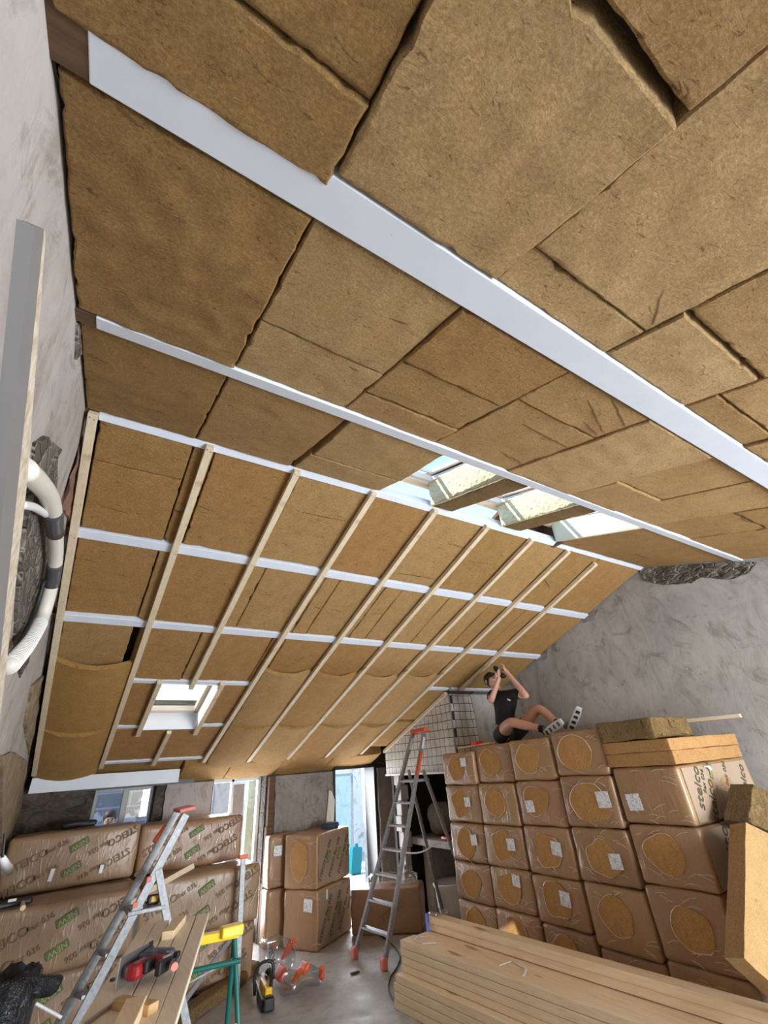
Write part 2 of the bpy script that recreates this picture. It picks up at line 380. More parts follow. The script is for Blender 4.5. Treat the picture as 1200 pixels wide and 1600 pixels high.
HOLES = [(.40, 1.10, .95, 1.86), (1.84, 2.60, 0, 1.88), (3.74, 4.48, 0, 1.88)]
WB = wall_y('wall_back', YB, YB+.3, XL, XR, 0, zt, HOLES, STONE)
# render coats on the back wall
def skin_y(name, x0, x1, z0, z1, y, th, m, amp=.02, par=None):
    b = bmesh.new(); nx = max(3, int((x1-x0)/.08)); nzz = max(3, int((z1-z0)/.08)); g = []
    for i in range(nx+1):
        r_ = []
        for j in range(nzz+1):
            x = x0+(x1-x0)*i/nx; z = z0+(z1-z0)*j/nzz
            e = i in (0, nx); x += noise.noise(Vector((x*3, z*9, 4)))*amp if e else 0
            r_.append(b.verts.new((x, y - noise.noise(Vector((x*4, z*4, 1)))*.012 - .006, z)))
        g.append(r_)
    for i in range(nx):
        for j in range(nzz): b.faces.new((g[i][j], g[i+1][j], g[i+1][j+1], g[i][j+1]))
    ex = bmesh.ops.extrude_face_region(b, geom=list(b.faces)); 
    bmesh.ops.translate(b, vec=(0, th, 0), verts=[v for v in ex['geom'] if isinstance(v, bmesh.types.BMVert)])
    return link(name, b, m, par)
skin_y('plaster_coat', 1.22, 1.82, 0, zt-.30, YB-.03, .04, PL_P, par=WB)
skin_y('cement_render', 2.74, 3.70, 0, zt-.30, YB-.03, .04, PL_D, par=WB)
skin_y('brown_render', 4.53, 5.38, 0, zt-.30, YB-.06, .07, PL_D, par=WB)
# rough timber post at the doorway and slim jamb
bm = bmesh.new()
for k in range(3): box(bm, (2.66+.004*k, YB-.04, .31+.62*k), (.11-.01*k, .12, .62), bevel=.01)
o = struct('trim_1', bm, OLDWOOD)
for i, (xa, xb) in enumerate(((3.70, 3.745), (4.475, 4.52))):
    bm = bmesh.new(); box(bm, ((xa+xb)/2, YB+.13, .95), (xb-xa, .32, 1.9)); struct('trim_%d' % (i+2), bm, BLACK)
bm = bmesh.new(); box(bm, (4.11, YB+.02, 1.90), (.86, .34, .05)); struct('trim_4', bm, BLACK)
bm = bmesh.new(); box(bm, (.75, YB-.0, 1.885), (1.6, .2, .05)); struct('trim_5', bm, BLACK)
# front wall behind the camera with a wide opening
wall_y('wall_front', -3.3, -3.0, XL, XR, 0, PT('U', 0, -3).z, [(1.8, 5.2, .1, 2.1)], PL_L)
# window in the back wall
bm = bmesh.new()
for x in (.42, .76, 1.08): box(bm, (x, YB+.16, 1.40), (.045 if x != .76 else .07, .06, .92), bevel=.004)
for z in (.97, 1.845): box(bm, (.75, YB+.16, z), (.70, .05, .04), bevel=.004)
wo = struct('window_1', bm, GREYBAR)
bm = bmesh.new(); box(bm, (.75, YB+.17, 1.41), (.64, .006, .86)); struct('pane', bm, GLASS, wo)
# glazed door in first doorway: white frame, beige leaf, glass
d1 = bpy.data.objects.new('door_1', None); C.objects.link(d1); d1['kind'] = 'structure'; d1.location = (2.2, YB+.2, 0)
bm = bmesh.new()
for x, wd in ((1.87, .05), (2.17, .04), (2.57, .05)): box(bm, (x, YB+.24, .93), (wd, .07, 1.86), bevel=.004)
box(bm, (2.2, YB+.24, 1.85), (.74, .07, .05), bevel=.004); struct('door_frame', bm, WHITEPAINT, d1)
bm = bmesh.new(); box(bm, (2.26, YB+.20, .90), (.16, .045, 1.78), bevel=.006); struct('door_leaf', bm, PL_P, d1)
bm = bmesh.new(); box(bm, (2.44, YB+.25, .92), (.20, .008, 1.80)); struct('pane', bm, GLASS, d1)
bm = bmesh.new(); tube(bm, [(2.32, YB+.16, 1.0), (2.32, YB+.13, 1.0), (2.25, YB+.13, 1.0)], .008, 8); struct('door_handle', bm, STEEL, d1)

# ---- outside, seen through the openings
bm = bmesh.new(); box(bm, (.75, 9.3, 1.2), (1.9, .2, 2.4)); o = link('garden_wall', bm, BLOCKW); tag(o, 'grey block wall with white plaster patches outside the small window', 'wall')
bm = bmesh.new(); box(bm, (2.36, 9.0, 1.1), (.26, .26, 2.2), bevel=.01); o = link('concrete_pier', bm, PL_R); tag(o, 'speckled grey pier outside the first doorway', 'pillar')
bm = bmesh.new(); box(bm, (3.35, 9.3, 1.0), (.9, .15, 2.0)); o = link('yellow_brick_wall', bm, plaster('pale_yellow_brick', (.78,.70,.40), (.65,.58,.33), (.6,.6,.5), 3)); tag(o, 'pale yellow brick wall outside beside the glazed door', 'wall')
bm = bmesh.new(); box(bm, (5.2, 12.4, 1.2), (6.5, .2, 2.6)); o = link('courtyard_wall', bm, OUTW); tag(o, 'bright white courtyard wall far beyond the right doorway', 'wall')
bm = bmesh.new(); box(bm, (5.75, 8.75, 1.05), (1.45, .10, 2.1)); o = link('partition_wall', bm, OUTW); tag(o, 'white partition wall just beyond the right doorway', 'wall')
gs = empty('glass_screen', (5.3, 10.6, 0), 'tall framed glass screen leaning outside the right doorway', 'screen')
bm = bmesh.new()
for a, b in (((4.7,10.6,0),(4.9,10.9,1.75)), ((5.75,10.6,0),(5.95,10.9,1.75)), ((4.9,10.9,1.75),(5.95,10.9,1.75)), ((4.7,10.6,.02),(5.75,10.6,.02))): bar(bm, a, b, .05, .05)
link('frame', bm, ALU, gs)
bm = bmesh.new(); prism(bm, [(4.7,10.6,.0),(5.75,10.6,.0),(5.95,10.9,1.75),(4.9,10.9,1.75)], (0, .01, 0)); link('pane', bm, glass_m('greenish_glass', (.86,.95,.94), .0, .96), gs)
p = aZ(556, 1365, 0); bm = bmesh.new()
box(bm, (p.x, p.y, .22), (.24, .14, .44), Matrix.Rotation(.12, 3, 'Y'), bevel=.02); box(bm, (p.x+.03, p.y, .47), (.06, .06, .06), bevel=.01)
o = link('jerrycan', bm, TEAL); tag(o, 'teal plastic can standing outside the right doorway', 'can')

# ------------------------------------------------------------ roof
bm = bmesh.new()
def deck(wh, x0, x1, y0, y1, off):
    pts = [PT(wh, x0, y0, -off), PT(wh, x1, y0, -off), PT(wh, x1, y1, -off), PT(wh, x0, y1, -off)]
    prism(bm, pts, (0, 0, .04))
deck('U', XL, XR, -3, 1.52, .31); deck('U', XL, 1.58, 1.52, YR+.02, .31); deck('U', 3.75, XR, 1.52, YR+.02, .31)
for xa, xb in ((2.10, 2.36), (2.94, 3.20)): deck('U', xa, xb, 1.52, YR-.02, .30)
deck('L', 3.14, 3.75, YR+.01, 2.75, .30); deck('L', XL, 1.58, YR, 2.75, .28); deck('L', 3.75, XR, YR, 2.75, .28)  # first strip added beside the right opening to keep sun off the wall
deck('L', XL, XR, 2.75, 5.12, .28); deck('L', XL, .62, 5.12, 6.06, .28); deck('L', 1.24, XR, 5.12, 6.06, .28); deck('L', XL, XR, 6.06, YB+.3, .28)
box(bm, (3.79, 2.62, ZR+.17), (.05, .66, .36)); struct('ceiling', bm, OLDWOOD)  # small upright box added at the ridge to stop a stray sun patch

def purlin(wh, y, wd, dep, x0=XL, x1=XR, label='', paint_from=-.28, slump=0):
    e = empty('purlin', PT(wh, x0, y), label, 'beam', 'white roof beams')
    k = (KL if wh == 'L' else KU); nrm = Vector((0, -k, 1)).normalized()
    a, b = PT(wh, max(paint_from, x0), y), PT(wh, x1, y)
    bm = bmesh.new(); bar(bm, a+nrm*dep/2, b+nrm*dep/2, wd, dep, nrm, bevel=.003); link('painted_beam', bm, PAINT, e)
    if x0 < paint_from:
        bm = bmesh.new(); bar(bm, PT(wh, x0, y)+nrm*dep/2, a+nrm*dep/2, wd*.97, dep*.97, nrm); o = link('bare_end', bm, OLDWOOD, e); o['label'] = 'unpainted brown beam end'
    return e
purlin('U', -.40, .13, .2, label='white painted roof beam nearest above the camera')
purlin('U', .525, .135, .2, label='widest white roof beam crossing the top of the picture')
purlin('U', 1.49, .08, .18, label='white roof beam just in front of the three roof openings')
purlin('L', 2.42, .06, .09, label='white ridge beam where the long battens start')
purlin('L', 3.33, .085, .16, label='white roof beam first below the ridge')
purlin('L', 4.235, .085, .16, label='white roof beam second below the ridge')
purlin('L', 5.10, .055, .16, .33, 4.38, 'white roof beam along the top of the low roof window', .33)
purlin('L', 5.10, .055, .16, 4.42, XR, 'short white roof beam above the tiled hood', 4.42)
purlin('L', 5.985, .055, .16, .33, .60, 'short white beam left of the low roof window', .33)
purlin('L', 5.985, .055, .16, 1.25, 1.56, 'short white beam right of the low roof window', 1.25)
purlin('L', 6.82, .055, .16, .33, 1.58, 'white roof beam below the low roof window', .33)
bm = bmesh.new(); box(bm, (.50, 7.04, 1.955), (1.56, .07, .15), bevel=.004); box(bm, (.5, 7.10, 1.90), (1.5, .05, .04))
o = link('eaves_beam', bm, PAINT); tag(o, 'long white eaves beam above the dark stone wall at left', 'beam')

def slab(wh, x0, x1, y0, y1, off=-.012, th=.11, tint=1., sag=0., lip=0., name='insulation_slab', label=None, col=None, amp=.005, group='wood fibre slabs between the roof beams', skew=(0,0,0,0), m=None, seed=None):
    seed = random.random()*50 if seed is None else seed
    def ticks(L_):
        n_ = max(4, int(L_/.022)); return [0, .006/L_] + [(.014 + (L_-.028)*k/n_)/L_ for k in range(n_+1)] + [1-.006/L_, 1]
    tu, tv = ticks(x1-x0), ticks(y1-y0); nx, ny = len(tu)-1, len(tv)-1; b = bmesh.new(); g = []
    for i in range(nx+1):
        r_ = []
        for j in range(ny+1):
            u, v = tu[i], tv[j]
            x = x0+(x1-x0)*u; y = y0+(y1-y0)*v
            x += (skew[0]*(1-v)+skew[1]*v)*(1-u) + (skew[2]*(1-v)+skew[3]*v)*u
            ed = min(min(u, 1-u)*(x1-x0), min(v, 1-v)*(y1-y0))
            q = Vector((x*14+seed, y*14, seed)); nn = noise.noise(q) + .6*noise.noise(q*3)
            q2 = noise.noise(q*1.7+Vector((3,3,3))); q3 = noise.noise(Vector((x*70, y*70, seed))); tear = nn*amp*.35 + q3*.0022 + max(0, q2-.28)*.03
            if u < .5 and (u*(x1-x0) < .015): x += tear
            elif (1-u)*(x1-x0) < .015: x -= tear
            if v < .5 and (v*(y1-y0) < .015): y += tear
            elif (1-v)*(y1-y0) < .015: y -= tear
            s = off + .0012*noise.noise(q*9) + sag*(math.sin(math.pi*u)**.7) * (.75+.25*math.sin(math.pi*v)) + noise.noise(Vector((x*2.2+seed, y*2.2, 0)))*amp*1.6 + noise.noise(Vector((x*11+seed, y*11, 7)))*amp*.7
            s += lip*max(0, 1-(y-y0)/.25)**2*math.sin(math.pi*u)
            if ed < .001: s -= .006
            r_.append(b.verts.new(PT(wh, x, y, s)))
        g.append(r_)
    for i in range(nx):
        for j in range(ny): b.faces.new((g[i][j], g[i][j+1], g[i+1][j+1], g[i+1][j]))
    k = (KL if wh == 'L' else KU); up = Vector((0, -k, 1)).normalized()*th
    ex = bmesh.ops.extrude_face_region(b, geom=list(b.faces)); bmesh.ops.translate(b, vec=up, verts=[v for v in ex['geom'] if isinstance(v, bmesh.types.BMVert)])
    o = link(name, b, m or INS, None, 'angle')
    t = col or (tint, tint, tint); o.color = (*t, 1)
    return tag(o, label, 'insulation slab', group)
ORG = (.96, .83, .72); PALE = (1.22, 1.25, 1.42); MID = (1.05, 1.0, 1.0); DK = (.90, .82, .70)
def bayname(wh, y0):
    if wh == 'U': return 'above the widest white beam' if y0 < .4 else ('between the widest white beam and the second' if y0 < 1.5 else 'between the second beam and the ridge')
    n_ = 0 if y0 < 3.3 else 1 if y0 < 4.2 else 2 if y0 < 5. else 3 if y0 < 5.9 else 4
    return ['just below the ridge beam', 'between the first and second beams below the ridge', 'in the third row below the ridge', 'level with the low roof window', 'in the lowest row by the eaves'][n_]
SL = []
def S_(wh, x0, x1, y0, y1, look, **k):
    SL.append((wh, x0, x1, y0, y1, look, k))
U0a, U0b = -.33, .452
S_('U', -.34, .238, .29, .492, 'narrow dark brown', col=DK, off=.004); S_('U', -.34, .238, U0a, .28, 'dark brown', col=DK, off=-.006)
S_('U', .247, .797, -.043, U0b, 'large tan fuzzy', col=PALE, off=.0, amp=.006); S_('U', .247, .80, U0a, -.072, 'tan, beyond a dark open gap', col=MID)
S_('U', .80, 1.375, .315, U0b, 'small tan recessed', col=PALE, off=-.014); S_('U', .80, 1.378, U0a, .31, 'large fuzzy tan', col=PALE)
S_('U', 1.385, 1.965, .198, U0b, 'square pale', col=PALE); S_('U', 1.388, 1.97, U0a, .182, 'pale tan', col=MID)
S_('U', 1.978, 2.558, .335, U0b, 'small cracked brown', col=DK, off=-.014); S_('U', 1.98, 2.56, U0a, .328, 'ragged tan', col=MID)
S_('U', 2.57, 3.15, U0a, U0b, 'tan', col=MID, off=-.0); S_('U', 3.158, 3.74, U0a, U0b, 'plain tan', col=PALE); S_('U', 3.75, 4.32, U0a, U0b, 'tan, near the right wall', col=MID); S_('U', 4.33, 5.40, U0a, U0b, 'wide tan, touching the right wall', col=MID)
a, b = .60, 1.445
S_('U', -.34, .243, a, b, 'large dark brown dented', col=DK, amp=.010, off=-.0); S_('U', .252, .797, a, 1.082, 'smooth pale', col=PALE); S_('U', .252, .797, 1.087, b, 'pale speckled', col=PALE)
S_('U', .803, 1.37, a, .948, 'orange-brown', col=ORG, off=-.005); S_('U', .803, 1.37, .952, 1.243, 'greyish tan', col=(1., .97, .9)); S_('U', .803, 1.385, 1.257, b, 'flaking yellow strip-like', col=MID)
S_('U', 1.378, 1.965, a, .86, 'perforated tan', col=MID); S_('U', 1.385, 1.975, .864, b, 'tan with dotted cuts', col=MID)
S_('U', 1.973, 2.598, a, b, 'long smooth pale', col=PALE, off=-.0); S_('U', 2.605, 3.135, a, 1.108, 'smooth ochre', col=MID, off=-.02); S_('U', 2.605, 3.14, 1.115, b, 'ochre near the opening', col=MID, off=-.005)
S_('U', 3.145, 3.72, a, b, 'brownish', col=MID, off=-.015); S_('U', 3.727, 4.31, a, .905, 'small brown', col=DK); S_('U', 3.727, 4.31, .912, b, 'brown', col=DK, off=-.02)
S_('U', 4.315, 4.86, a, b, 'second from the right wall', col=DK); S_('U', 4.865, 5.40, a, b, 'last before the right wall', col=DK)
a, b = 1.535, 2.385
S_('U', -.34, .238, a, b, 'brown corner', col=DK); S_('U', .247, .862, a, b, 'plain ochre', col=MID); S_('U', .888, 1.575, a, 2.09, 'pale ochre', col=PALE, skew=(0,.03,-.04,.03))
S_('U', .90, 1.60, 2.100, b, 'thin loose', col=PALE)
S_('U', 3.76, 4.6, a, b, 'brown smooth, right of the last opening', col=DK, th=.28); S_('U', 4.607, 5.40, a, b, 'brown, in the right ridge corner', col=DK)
S_('U', 2.11, 2.355, 1.545, 2.37, 'thick strip, first of two between roof openings', col=MID, th=.27, m=RAW, skew=(-.03,.03,-.05,-.02)); S_('U', 2.95, 3.19, 1.545, 2.37, 'thick strip, second of two between roof openings', col=MID, th=.27, m=RAW, skew=(-.08,.02,-.10,0))
a, b = 2.46, 3.283
S_('L', -.27, .242, a, 2.73, 'narrow dark orange', col=DK, th=.07); S_('L', -.27, .242, 2.738, b, 'dark orange', col=ORG); S_('L', .252, .375, a, 2.985, 'narrow orange', col=ORG); S_('L', .252, .375, 3.0, b, 'small orange', col=ORG)
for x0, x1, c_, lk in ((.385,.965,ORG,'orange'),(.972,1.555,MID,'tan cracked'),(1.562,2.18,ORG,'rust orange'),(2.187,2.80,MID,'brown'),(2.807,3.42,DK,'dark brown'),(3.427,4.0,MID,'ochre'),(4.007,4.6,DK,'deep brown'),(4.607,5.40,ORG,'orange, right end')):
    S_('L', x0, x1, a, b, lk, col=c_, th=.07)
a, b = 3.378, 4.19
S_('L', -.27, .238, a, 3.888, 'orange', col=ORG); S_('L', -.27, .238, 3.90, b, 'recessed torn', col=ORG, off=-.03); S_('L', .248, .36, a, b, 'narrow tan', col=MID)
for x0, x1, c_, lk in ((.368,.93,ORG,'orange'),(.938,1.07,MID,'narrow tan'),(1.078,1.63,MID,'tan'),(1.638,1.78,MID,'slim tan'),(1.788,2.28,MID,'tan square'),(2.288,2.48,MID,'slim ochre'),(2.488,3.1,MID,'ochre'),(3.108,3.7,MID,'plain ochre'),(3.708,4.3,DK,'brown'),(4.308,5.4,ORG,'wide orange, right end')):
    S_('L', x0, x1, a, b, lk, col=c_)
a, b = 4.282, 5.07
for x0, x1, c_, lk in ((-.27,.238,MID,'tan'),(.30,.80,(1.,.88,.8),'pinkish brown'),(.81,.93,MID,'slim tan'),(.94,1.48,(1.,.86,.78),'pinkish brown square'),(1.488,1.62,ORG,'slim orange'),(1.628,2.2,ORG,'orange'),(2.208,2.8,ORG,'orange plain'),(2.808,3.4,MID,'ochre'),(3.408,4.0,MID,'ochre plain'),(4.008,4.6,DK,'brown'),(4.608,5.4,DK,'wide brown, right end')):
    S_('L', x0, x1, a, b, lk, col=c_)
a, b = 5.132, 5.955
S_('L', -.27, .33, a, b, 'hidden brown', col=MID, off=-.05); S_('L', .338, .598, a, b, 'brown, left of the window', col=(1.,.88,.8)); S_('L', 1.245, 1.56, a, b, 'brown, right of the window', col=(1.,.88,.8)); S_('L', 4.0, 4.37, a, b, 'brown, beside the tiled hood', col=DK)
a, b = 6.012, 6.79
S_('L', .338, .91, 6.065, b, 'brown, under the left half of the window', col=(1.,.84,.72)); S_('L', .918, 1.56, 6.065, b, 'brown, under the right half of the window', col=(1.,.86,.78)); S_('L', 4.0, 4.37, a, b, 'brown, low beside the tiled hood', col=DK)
# eaves pieces
for x0, x1, lk in ((1.32, 1.95, 'greyish, above the glazed door'), (1.957, 2.7, 'greyish, above the timber post'), (2.707, 3.5, 'greyish, above the cement render'), (3.507, 4.36, 'greyish, above the right doorway')):
    S_('L', x0, x1, 6.95, YB-.01, 'drooping '+lk, col=(.95,.85,.75), off=.02, sag=.02)
S_('L', .30, 1.30, 6.87, YB-.01, 'hidden eaves', col=(.95,.85,.75), off=-.04)
XN = [(-1, .25, 'by the left wall'), (.25, .8, 'second from the left wall'), (.8, 1.4, 'third from the left wall'), (1.4, 2.0, 'fourth from the left wall'), (2.0, 2.65, 'fifth from the left wall'), (2.65, 3.2, 'sixth from the left wall'), (3.2, 3.8, 'seventh from the left wall'), (3.8, 9, 'toward the right wall')]
for wh, x0, x1, y0, y1, lk, k in SL:
    if 'strip' in lk or 'above the' in lk or 'hidden' in lk: lab = lk + ' insulation slab ' + bayname(wh, y0)
    else:
        pos = next(n_ for lo, hi, n_ in XN if lo <= (x0+.02) < hi)
        lab = lk + ' insulation slab ' + bayname(wh, y0) + ('' if 'wall' in lk or 'end' in lk.split() else ', ' + pos)
    words = lab.replace(',', '').split()
    if len(words) > 16: lab = ' '.join(lab.split()[:16])
    slab(wh, x0, x1, y0, y1, label=lab, **k)
# second layer, sagging on the battens near the eaves
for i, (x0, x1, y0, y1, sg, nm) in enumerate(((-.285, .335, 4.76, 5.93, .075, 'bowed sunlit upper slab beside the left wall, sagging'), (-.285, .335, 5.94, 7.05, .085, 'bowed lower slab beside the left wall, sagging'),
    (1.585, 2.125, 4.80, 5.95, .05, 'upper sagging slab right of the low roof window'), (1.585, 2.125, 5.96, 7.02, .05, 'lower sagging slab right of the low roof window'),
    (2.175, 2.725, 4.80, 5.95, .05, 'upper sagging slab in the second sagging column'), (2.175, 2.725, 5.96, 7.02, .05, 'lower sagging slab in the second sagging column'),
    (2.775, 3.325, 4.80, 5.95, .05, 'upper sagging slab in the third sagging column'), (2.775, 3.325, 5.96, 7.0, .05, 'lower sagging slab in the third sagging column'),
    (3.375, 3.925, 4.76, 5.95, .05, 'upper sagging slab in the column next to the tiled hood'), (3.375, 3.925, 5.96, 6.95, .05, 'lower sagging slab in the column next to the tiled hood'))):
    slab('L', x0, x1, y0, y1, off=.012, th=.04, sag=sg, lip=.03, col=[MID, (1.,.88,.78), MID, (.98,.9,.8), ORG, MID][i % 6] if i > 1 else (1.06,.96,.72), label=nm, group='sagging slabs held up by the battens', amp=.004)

CRK = mat('dark_crack', (.12, .06, .022), .95)
SLABS = []
for o in list(C.objects):
    if o.name.startswith('insulation_slab'):
        ys = [o.location.y+v.co.y for v in o.data.vertices]; xs = [o.location.x+v.co.x for v in o.data.vertices]; SLABS.append((min(xs), max(xs), min(ys), max(ys), o))
def crack(wh, p, q, w_=.006, parts=9):
    pa, pb = [CAM + ray(*t)*((ZR-(KL if wh == 'L' else KU)*(YR-0) - CAM.z)/(ray(*t).z-(KL if wh == 'L' else KU)*ray(*t).y)) for t in (p, q)]
    m_ = (pa+pb)/2; own = [o for x0, x1, y0, y1, o in SLABS if x0 < m_.x < x1 and y0 < m_.y < y1 and ('sagging' not in o['label'])]
    if not own: return
    from mathutils.bvhtree import BVHTree
    o = own[0]; b0 = bmesh.new(); b0.from_mesh(o.data); b0.transform(Matrix.Translation(o.location)); tree = BVHTree.FromBMesh(b0); b0.free()
    d = (pb-pa); sd = Vector((-d.y, d.x, 0)).normalized(); b = bmesh.new(); prev = None
    for i in range(parts+1):
        t = i/parts; c_ = pa + d*t + sd*noise.noise(Vector((t*7+pa.x*9, pa.y*5, 2)))*.008
        hit = tree.ray_cast(Vector((c_.x, c_.y, 1.)), Vector((0,0,1)))[0]
        if hit is None: prev = None; continue
        hw = w_*(.25+.75*math.sin(math.pi*t))*(.6+.8*abs(noise.noise(Vector((t*13, pa.x*4, 5)))))
        zz = hit.z-.0012; cur = (b.verts.new((c_.x+sd.x*hw, c_.y+sd.y*hw, zz)), b.verts.new((c_.x-sd.x*hw, c_.y-sd.y*hw, zz)))
        if prev: b.faces.new((prev[0], cur[0], cur[1], prev[1]))
        prev = cur
    if len(b.faces): link('crack', b, CRK, o)
for wh, p, q, w_ in (('U',(408,503),(470,533),.003),('U',(957,625),(980,673),.004),('U',(920,627),(947,685),.003),('U',(913,660),(940,688),.004),('U',(817,665),(887,702),.004),('U',(800,717),(817,727),.003),
    ('U',(779,707),(815,725),.004),('U',(846,680),(887,701),.004),('U',(1153,808),(1197,828),.010),('U',(977,862),(1013,873),.006),('U',(135,555),(168,570),.006),('U',(180,165),(225,205),.004),('U',(545,575),(562,583),.004),
    ('U',(1040,455),(1015,535),.003),('U',(955,470),(985,492),.006),('U',(475,175),(490,186),.003),('U',(240,640),(262,650),.003),('U',(610,500),(640,512),.003),
    ('L',(472,802),(540,817),.008),('L',(410,930),(427,933),.008),('L',(492,950),(502,953),.010),('L',(513,953),(533,957),.006),('L',(573,960),(610,962),.005),('L',(622,897),(687,908),.014),('L',(305,790),(330,800),.006),
    ('L',(150,790),(200,805),.005),('L',(230,1008),(263,1012),.006),('L',(700,850),(735,860),.006),('L',(730,878),(770,884),.006),('L',(355,920),(372,950),.006),('L',(130,875),(150,880),.005),('L',(440,850),(452,856),.006),('L',(850,905),(860,920),.008),('L',(760,935),(785,940),.006)):
    crack(wh, p, q, w_)

# battens
def batten(x, y0, y1, label, x1=None, off=0.):
    e = empty('batten', PT('L', x, y0), label, 'batten', 'light timber battens under the lower roof slope')
    n_ = Vector((0, -KL, 1)).normalized(); x1 = x if x1 is None else x1
    a, b = PT('L', x, y0, off), PT('L', x1, y1, off)
    bm = bmesh.new(); bar(bm, a-n_*.021, b-n_*.021, .048, .040, n_, bevel=.003); link('timber', bm, BATTEN, e)
    for py in (2.42, 3.33, 4.235, 5.10, 5.985, 6.82):
        if y0-.01 <= py <= y1+.01 and e:
            for d in (-.012, .012):
                c_ = PT('L', x + (x1-x)*(py-y0)/(y1-y0) + d, min(max(py + d*.8, y0+.02), y1-.02), off) - n_*.042
                bm = bmesh.new(); tube(bm, [c_+n_*.003, c_-n_*.001], .0045, 8); link('screw_head', bm, STEEL, e)
    return e
for x, y0, y1, x1, lb in ((-.305, 2.40, 6.95, -.27, 'timber batten running down beside the left wall'), (.335, 2.40, 6.86, .365, 'second batten from the left wall, left of the low roof window'),
    (.93, 2.40, 5.16, .93, 'third batten, ending over the low roof window'), (1.565, 2.40, 6.86, 1.53, 'fourth batten, right of the low roof window'),
    (2.18, 2.40, 6.93, 2.14, 'fifth long batten counted from the left wall'), (2.80, 2.41, 6.93, 2.72, 'sixth long batten counted from the left wall'),
    (3.41, 2.42, 6.93, 3.33, 'seventh long batten counted from the left wall'), (4.0, 2.44, 6.90, 3.93, 'eighth long batten, next to last at right'),
    (4.55, 2.50, 5.06, 4.57, 'last batten at right, being screwed by the worker')): batten(x, y0, y1, lb, x1)
batten(.615, 5.06, 6.12, 'short batten along the left edge of the low roof window'); batten(1.225, 5.06, 6.12, 'short batten along the right edge of the low roof window')
batten(.93, 6.07, 6.87, 'short batten below the low roof window'); batten(4.375, 5.16, 6.90, 'batten trimming the roof along the tiled hood')

# roof openings in the upper slope
nU = Vector((0, -KU, 1)).normalized()
for i, (x0, x1, which) in enumerate(((1.60, 2.12, 'left'), (2.36, 2.94, 'middle'), (3.20, 3.74, 'right'))):
    e = empty('roof_window', PT('U', (x0+x1)/2, 1.9, -.26), which + (' of the' if which == 'middle' else 'most of the') + ' three roof windows near the ridge', 'roof window', 'roof windows near the ridge')
    bm = bmesh.new()
    for xa in (x0+.01, x1-.01): bar(bm, PT('U', xa, 1.56, -.26), PT('U', xa, 2.34, -.26), .035, .04, nU, .004)
    for ya in (1.58, 2.32): bar(bm, PT('U', x0, ya, -.26), PT('U', x1, ya, -.26), .05, .05, nU, .004)
    for xa in (x0+.06, x1-.06): bar(bm, PT('U', xa, 1.63, -.30), PT('U', xa, 2.27, -.30), .025, .03, nU, .004)
    for ya in (1.65, 2.25): bar(bm, PT('U', x0+.05, ya, -.30), PT('U', x1-.05, ya, -.30), .025, .03, nU, .004)
    link('frame', bm, WHITEPAINT, e)
    bm = bmesh.new(); prism(bm, [PT('U', x0+.06, 1.62, -.32), PT('U', x1-.06, 1.62, -.32), PT('U', x1-.06, 2.28, -.32), PT('U', x0+.06, 2.28, -.32)], (0,0,.008)); link('pane', bm, GLASS, e)
DAYLIT_ROUGH = mat('cut_face_painted_sunlit', (.78, .72, .46), .9); q_ = NB(DAYLIT_ROUGH); q_.bump(q_.noise(26, 3, .6), 1., .04)  # cut insulation in sun: the daylight is put into this pale base colour
DAYLIT_SMOOTH = mat('smooth_face_painted_daylit', (.80, .79, .62), .8)  # smooth side face, its strong daylight put into the pale colour
for i, (xa, wn, mm) in enumerate(((2.085, 'first', DAYLIT_ROUGH), (2.925, 'second', DAYLIT_ROUGH), (3.725, 'last', DAYLIT_SMOOTH))):
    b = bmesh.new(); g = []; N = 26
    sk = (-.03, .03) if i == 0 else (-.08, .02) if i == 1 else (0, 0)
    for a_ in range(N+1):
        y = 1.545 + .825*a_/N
        g.append([b.verts.new(PT('U', xa + sk[0]*(1-a_/N)+sk[1]*a_/N - (abs(noise.noise(Vector((y*22, k*1.1, i))))*.016 if mm is DAYLIT_ROUGH else 0), y, -.012-.245*k/10)) for k in range(11)])
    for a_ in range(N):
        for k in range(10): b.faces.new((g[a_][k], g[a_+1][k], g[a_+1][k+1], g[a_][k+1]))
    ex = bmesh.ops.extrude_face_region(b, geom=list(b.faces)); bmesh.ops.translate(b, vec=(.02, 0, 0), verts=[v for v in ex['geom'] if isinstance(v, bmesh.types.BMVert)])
    o = link('shaft_lining', b, mm, None, True); tag(o, 'bumpy side face of the %s roof opening, daylight painted in its pale colour' % wn if mm is DAYLIT_ROUGH else 'smooth right side face of the last roof opening, daylight painted in its pale colour', 'lining', 'side faces of the roof openings painted daylit')
bm = bmesh.new(); bar(bm, (1.56, YR-.03, ZR+.235), (3.76, YR-.03, ZR+.235), .04, .09)
o = link('ridge_trimmer', bm, WOODX); tag(o, 'pale timber crosspiece above the ridge beam in the roof openings', 'timber')

# low roof window
nL = Vector((0, -KL, 1)).normalized()
e = empty('roof_window', PT('L', .93, 5.6, -.2), 'low roof window with white lined shaft in the lower slope', 'roof window')
bm = bmesh.new(); dpt = .20; X0, X1, Y0, Y1 = .645, 1.20, 5.14, 6.05
def lin(a, b, th_): prism(bm, [a, b, b+nL*dpt, a+nL*dpt], th_)
lin(PT('L', X0, Y0), PT('L', X0, Y1), (-.018,0,0)); lin(PT('L', X1, Y0), PT('L', X1, Y1), (.018,0,0))
lin(PT('L', X0, Y0), PT('L', X1, Y0), (0,-.018,0)); lin(PT('L', X0, Y1), PT('L', X1, Y1), (0,.018,0))
link('shaft_lining', bm, WHITEPAINT, e)
bm = bmesh.new()
for xa in (X0+.02, X1-.02): bar(bm, PT('L', xa, Y0, -.20), PT('L', xa, Y1, -.20), .05, .06, nL, .004)
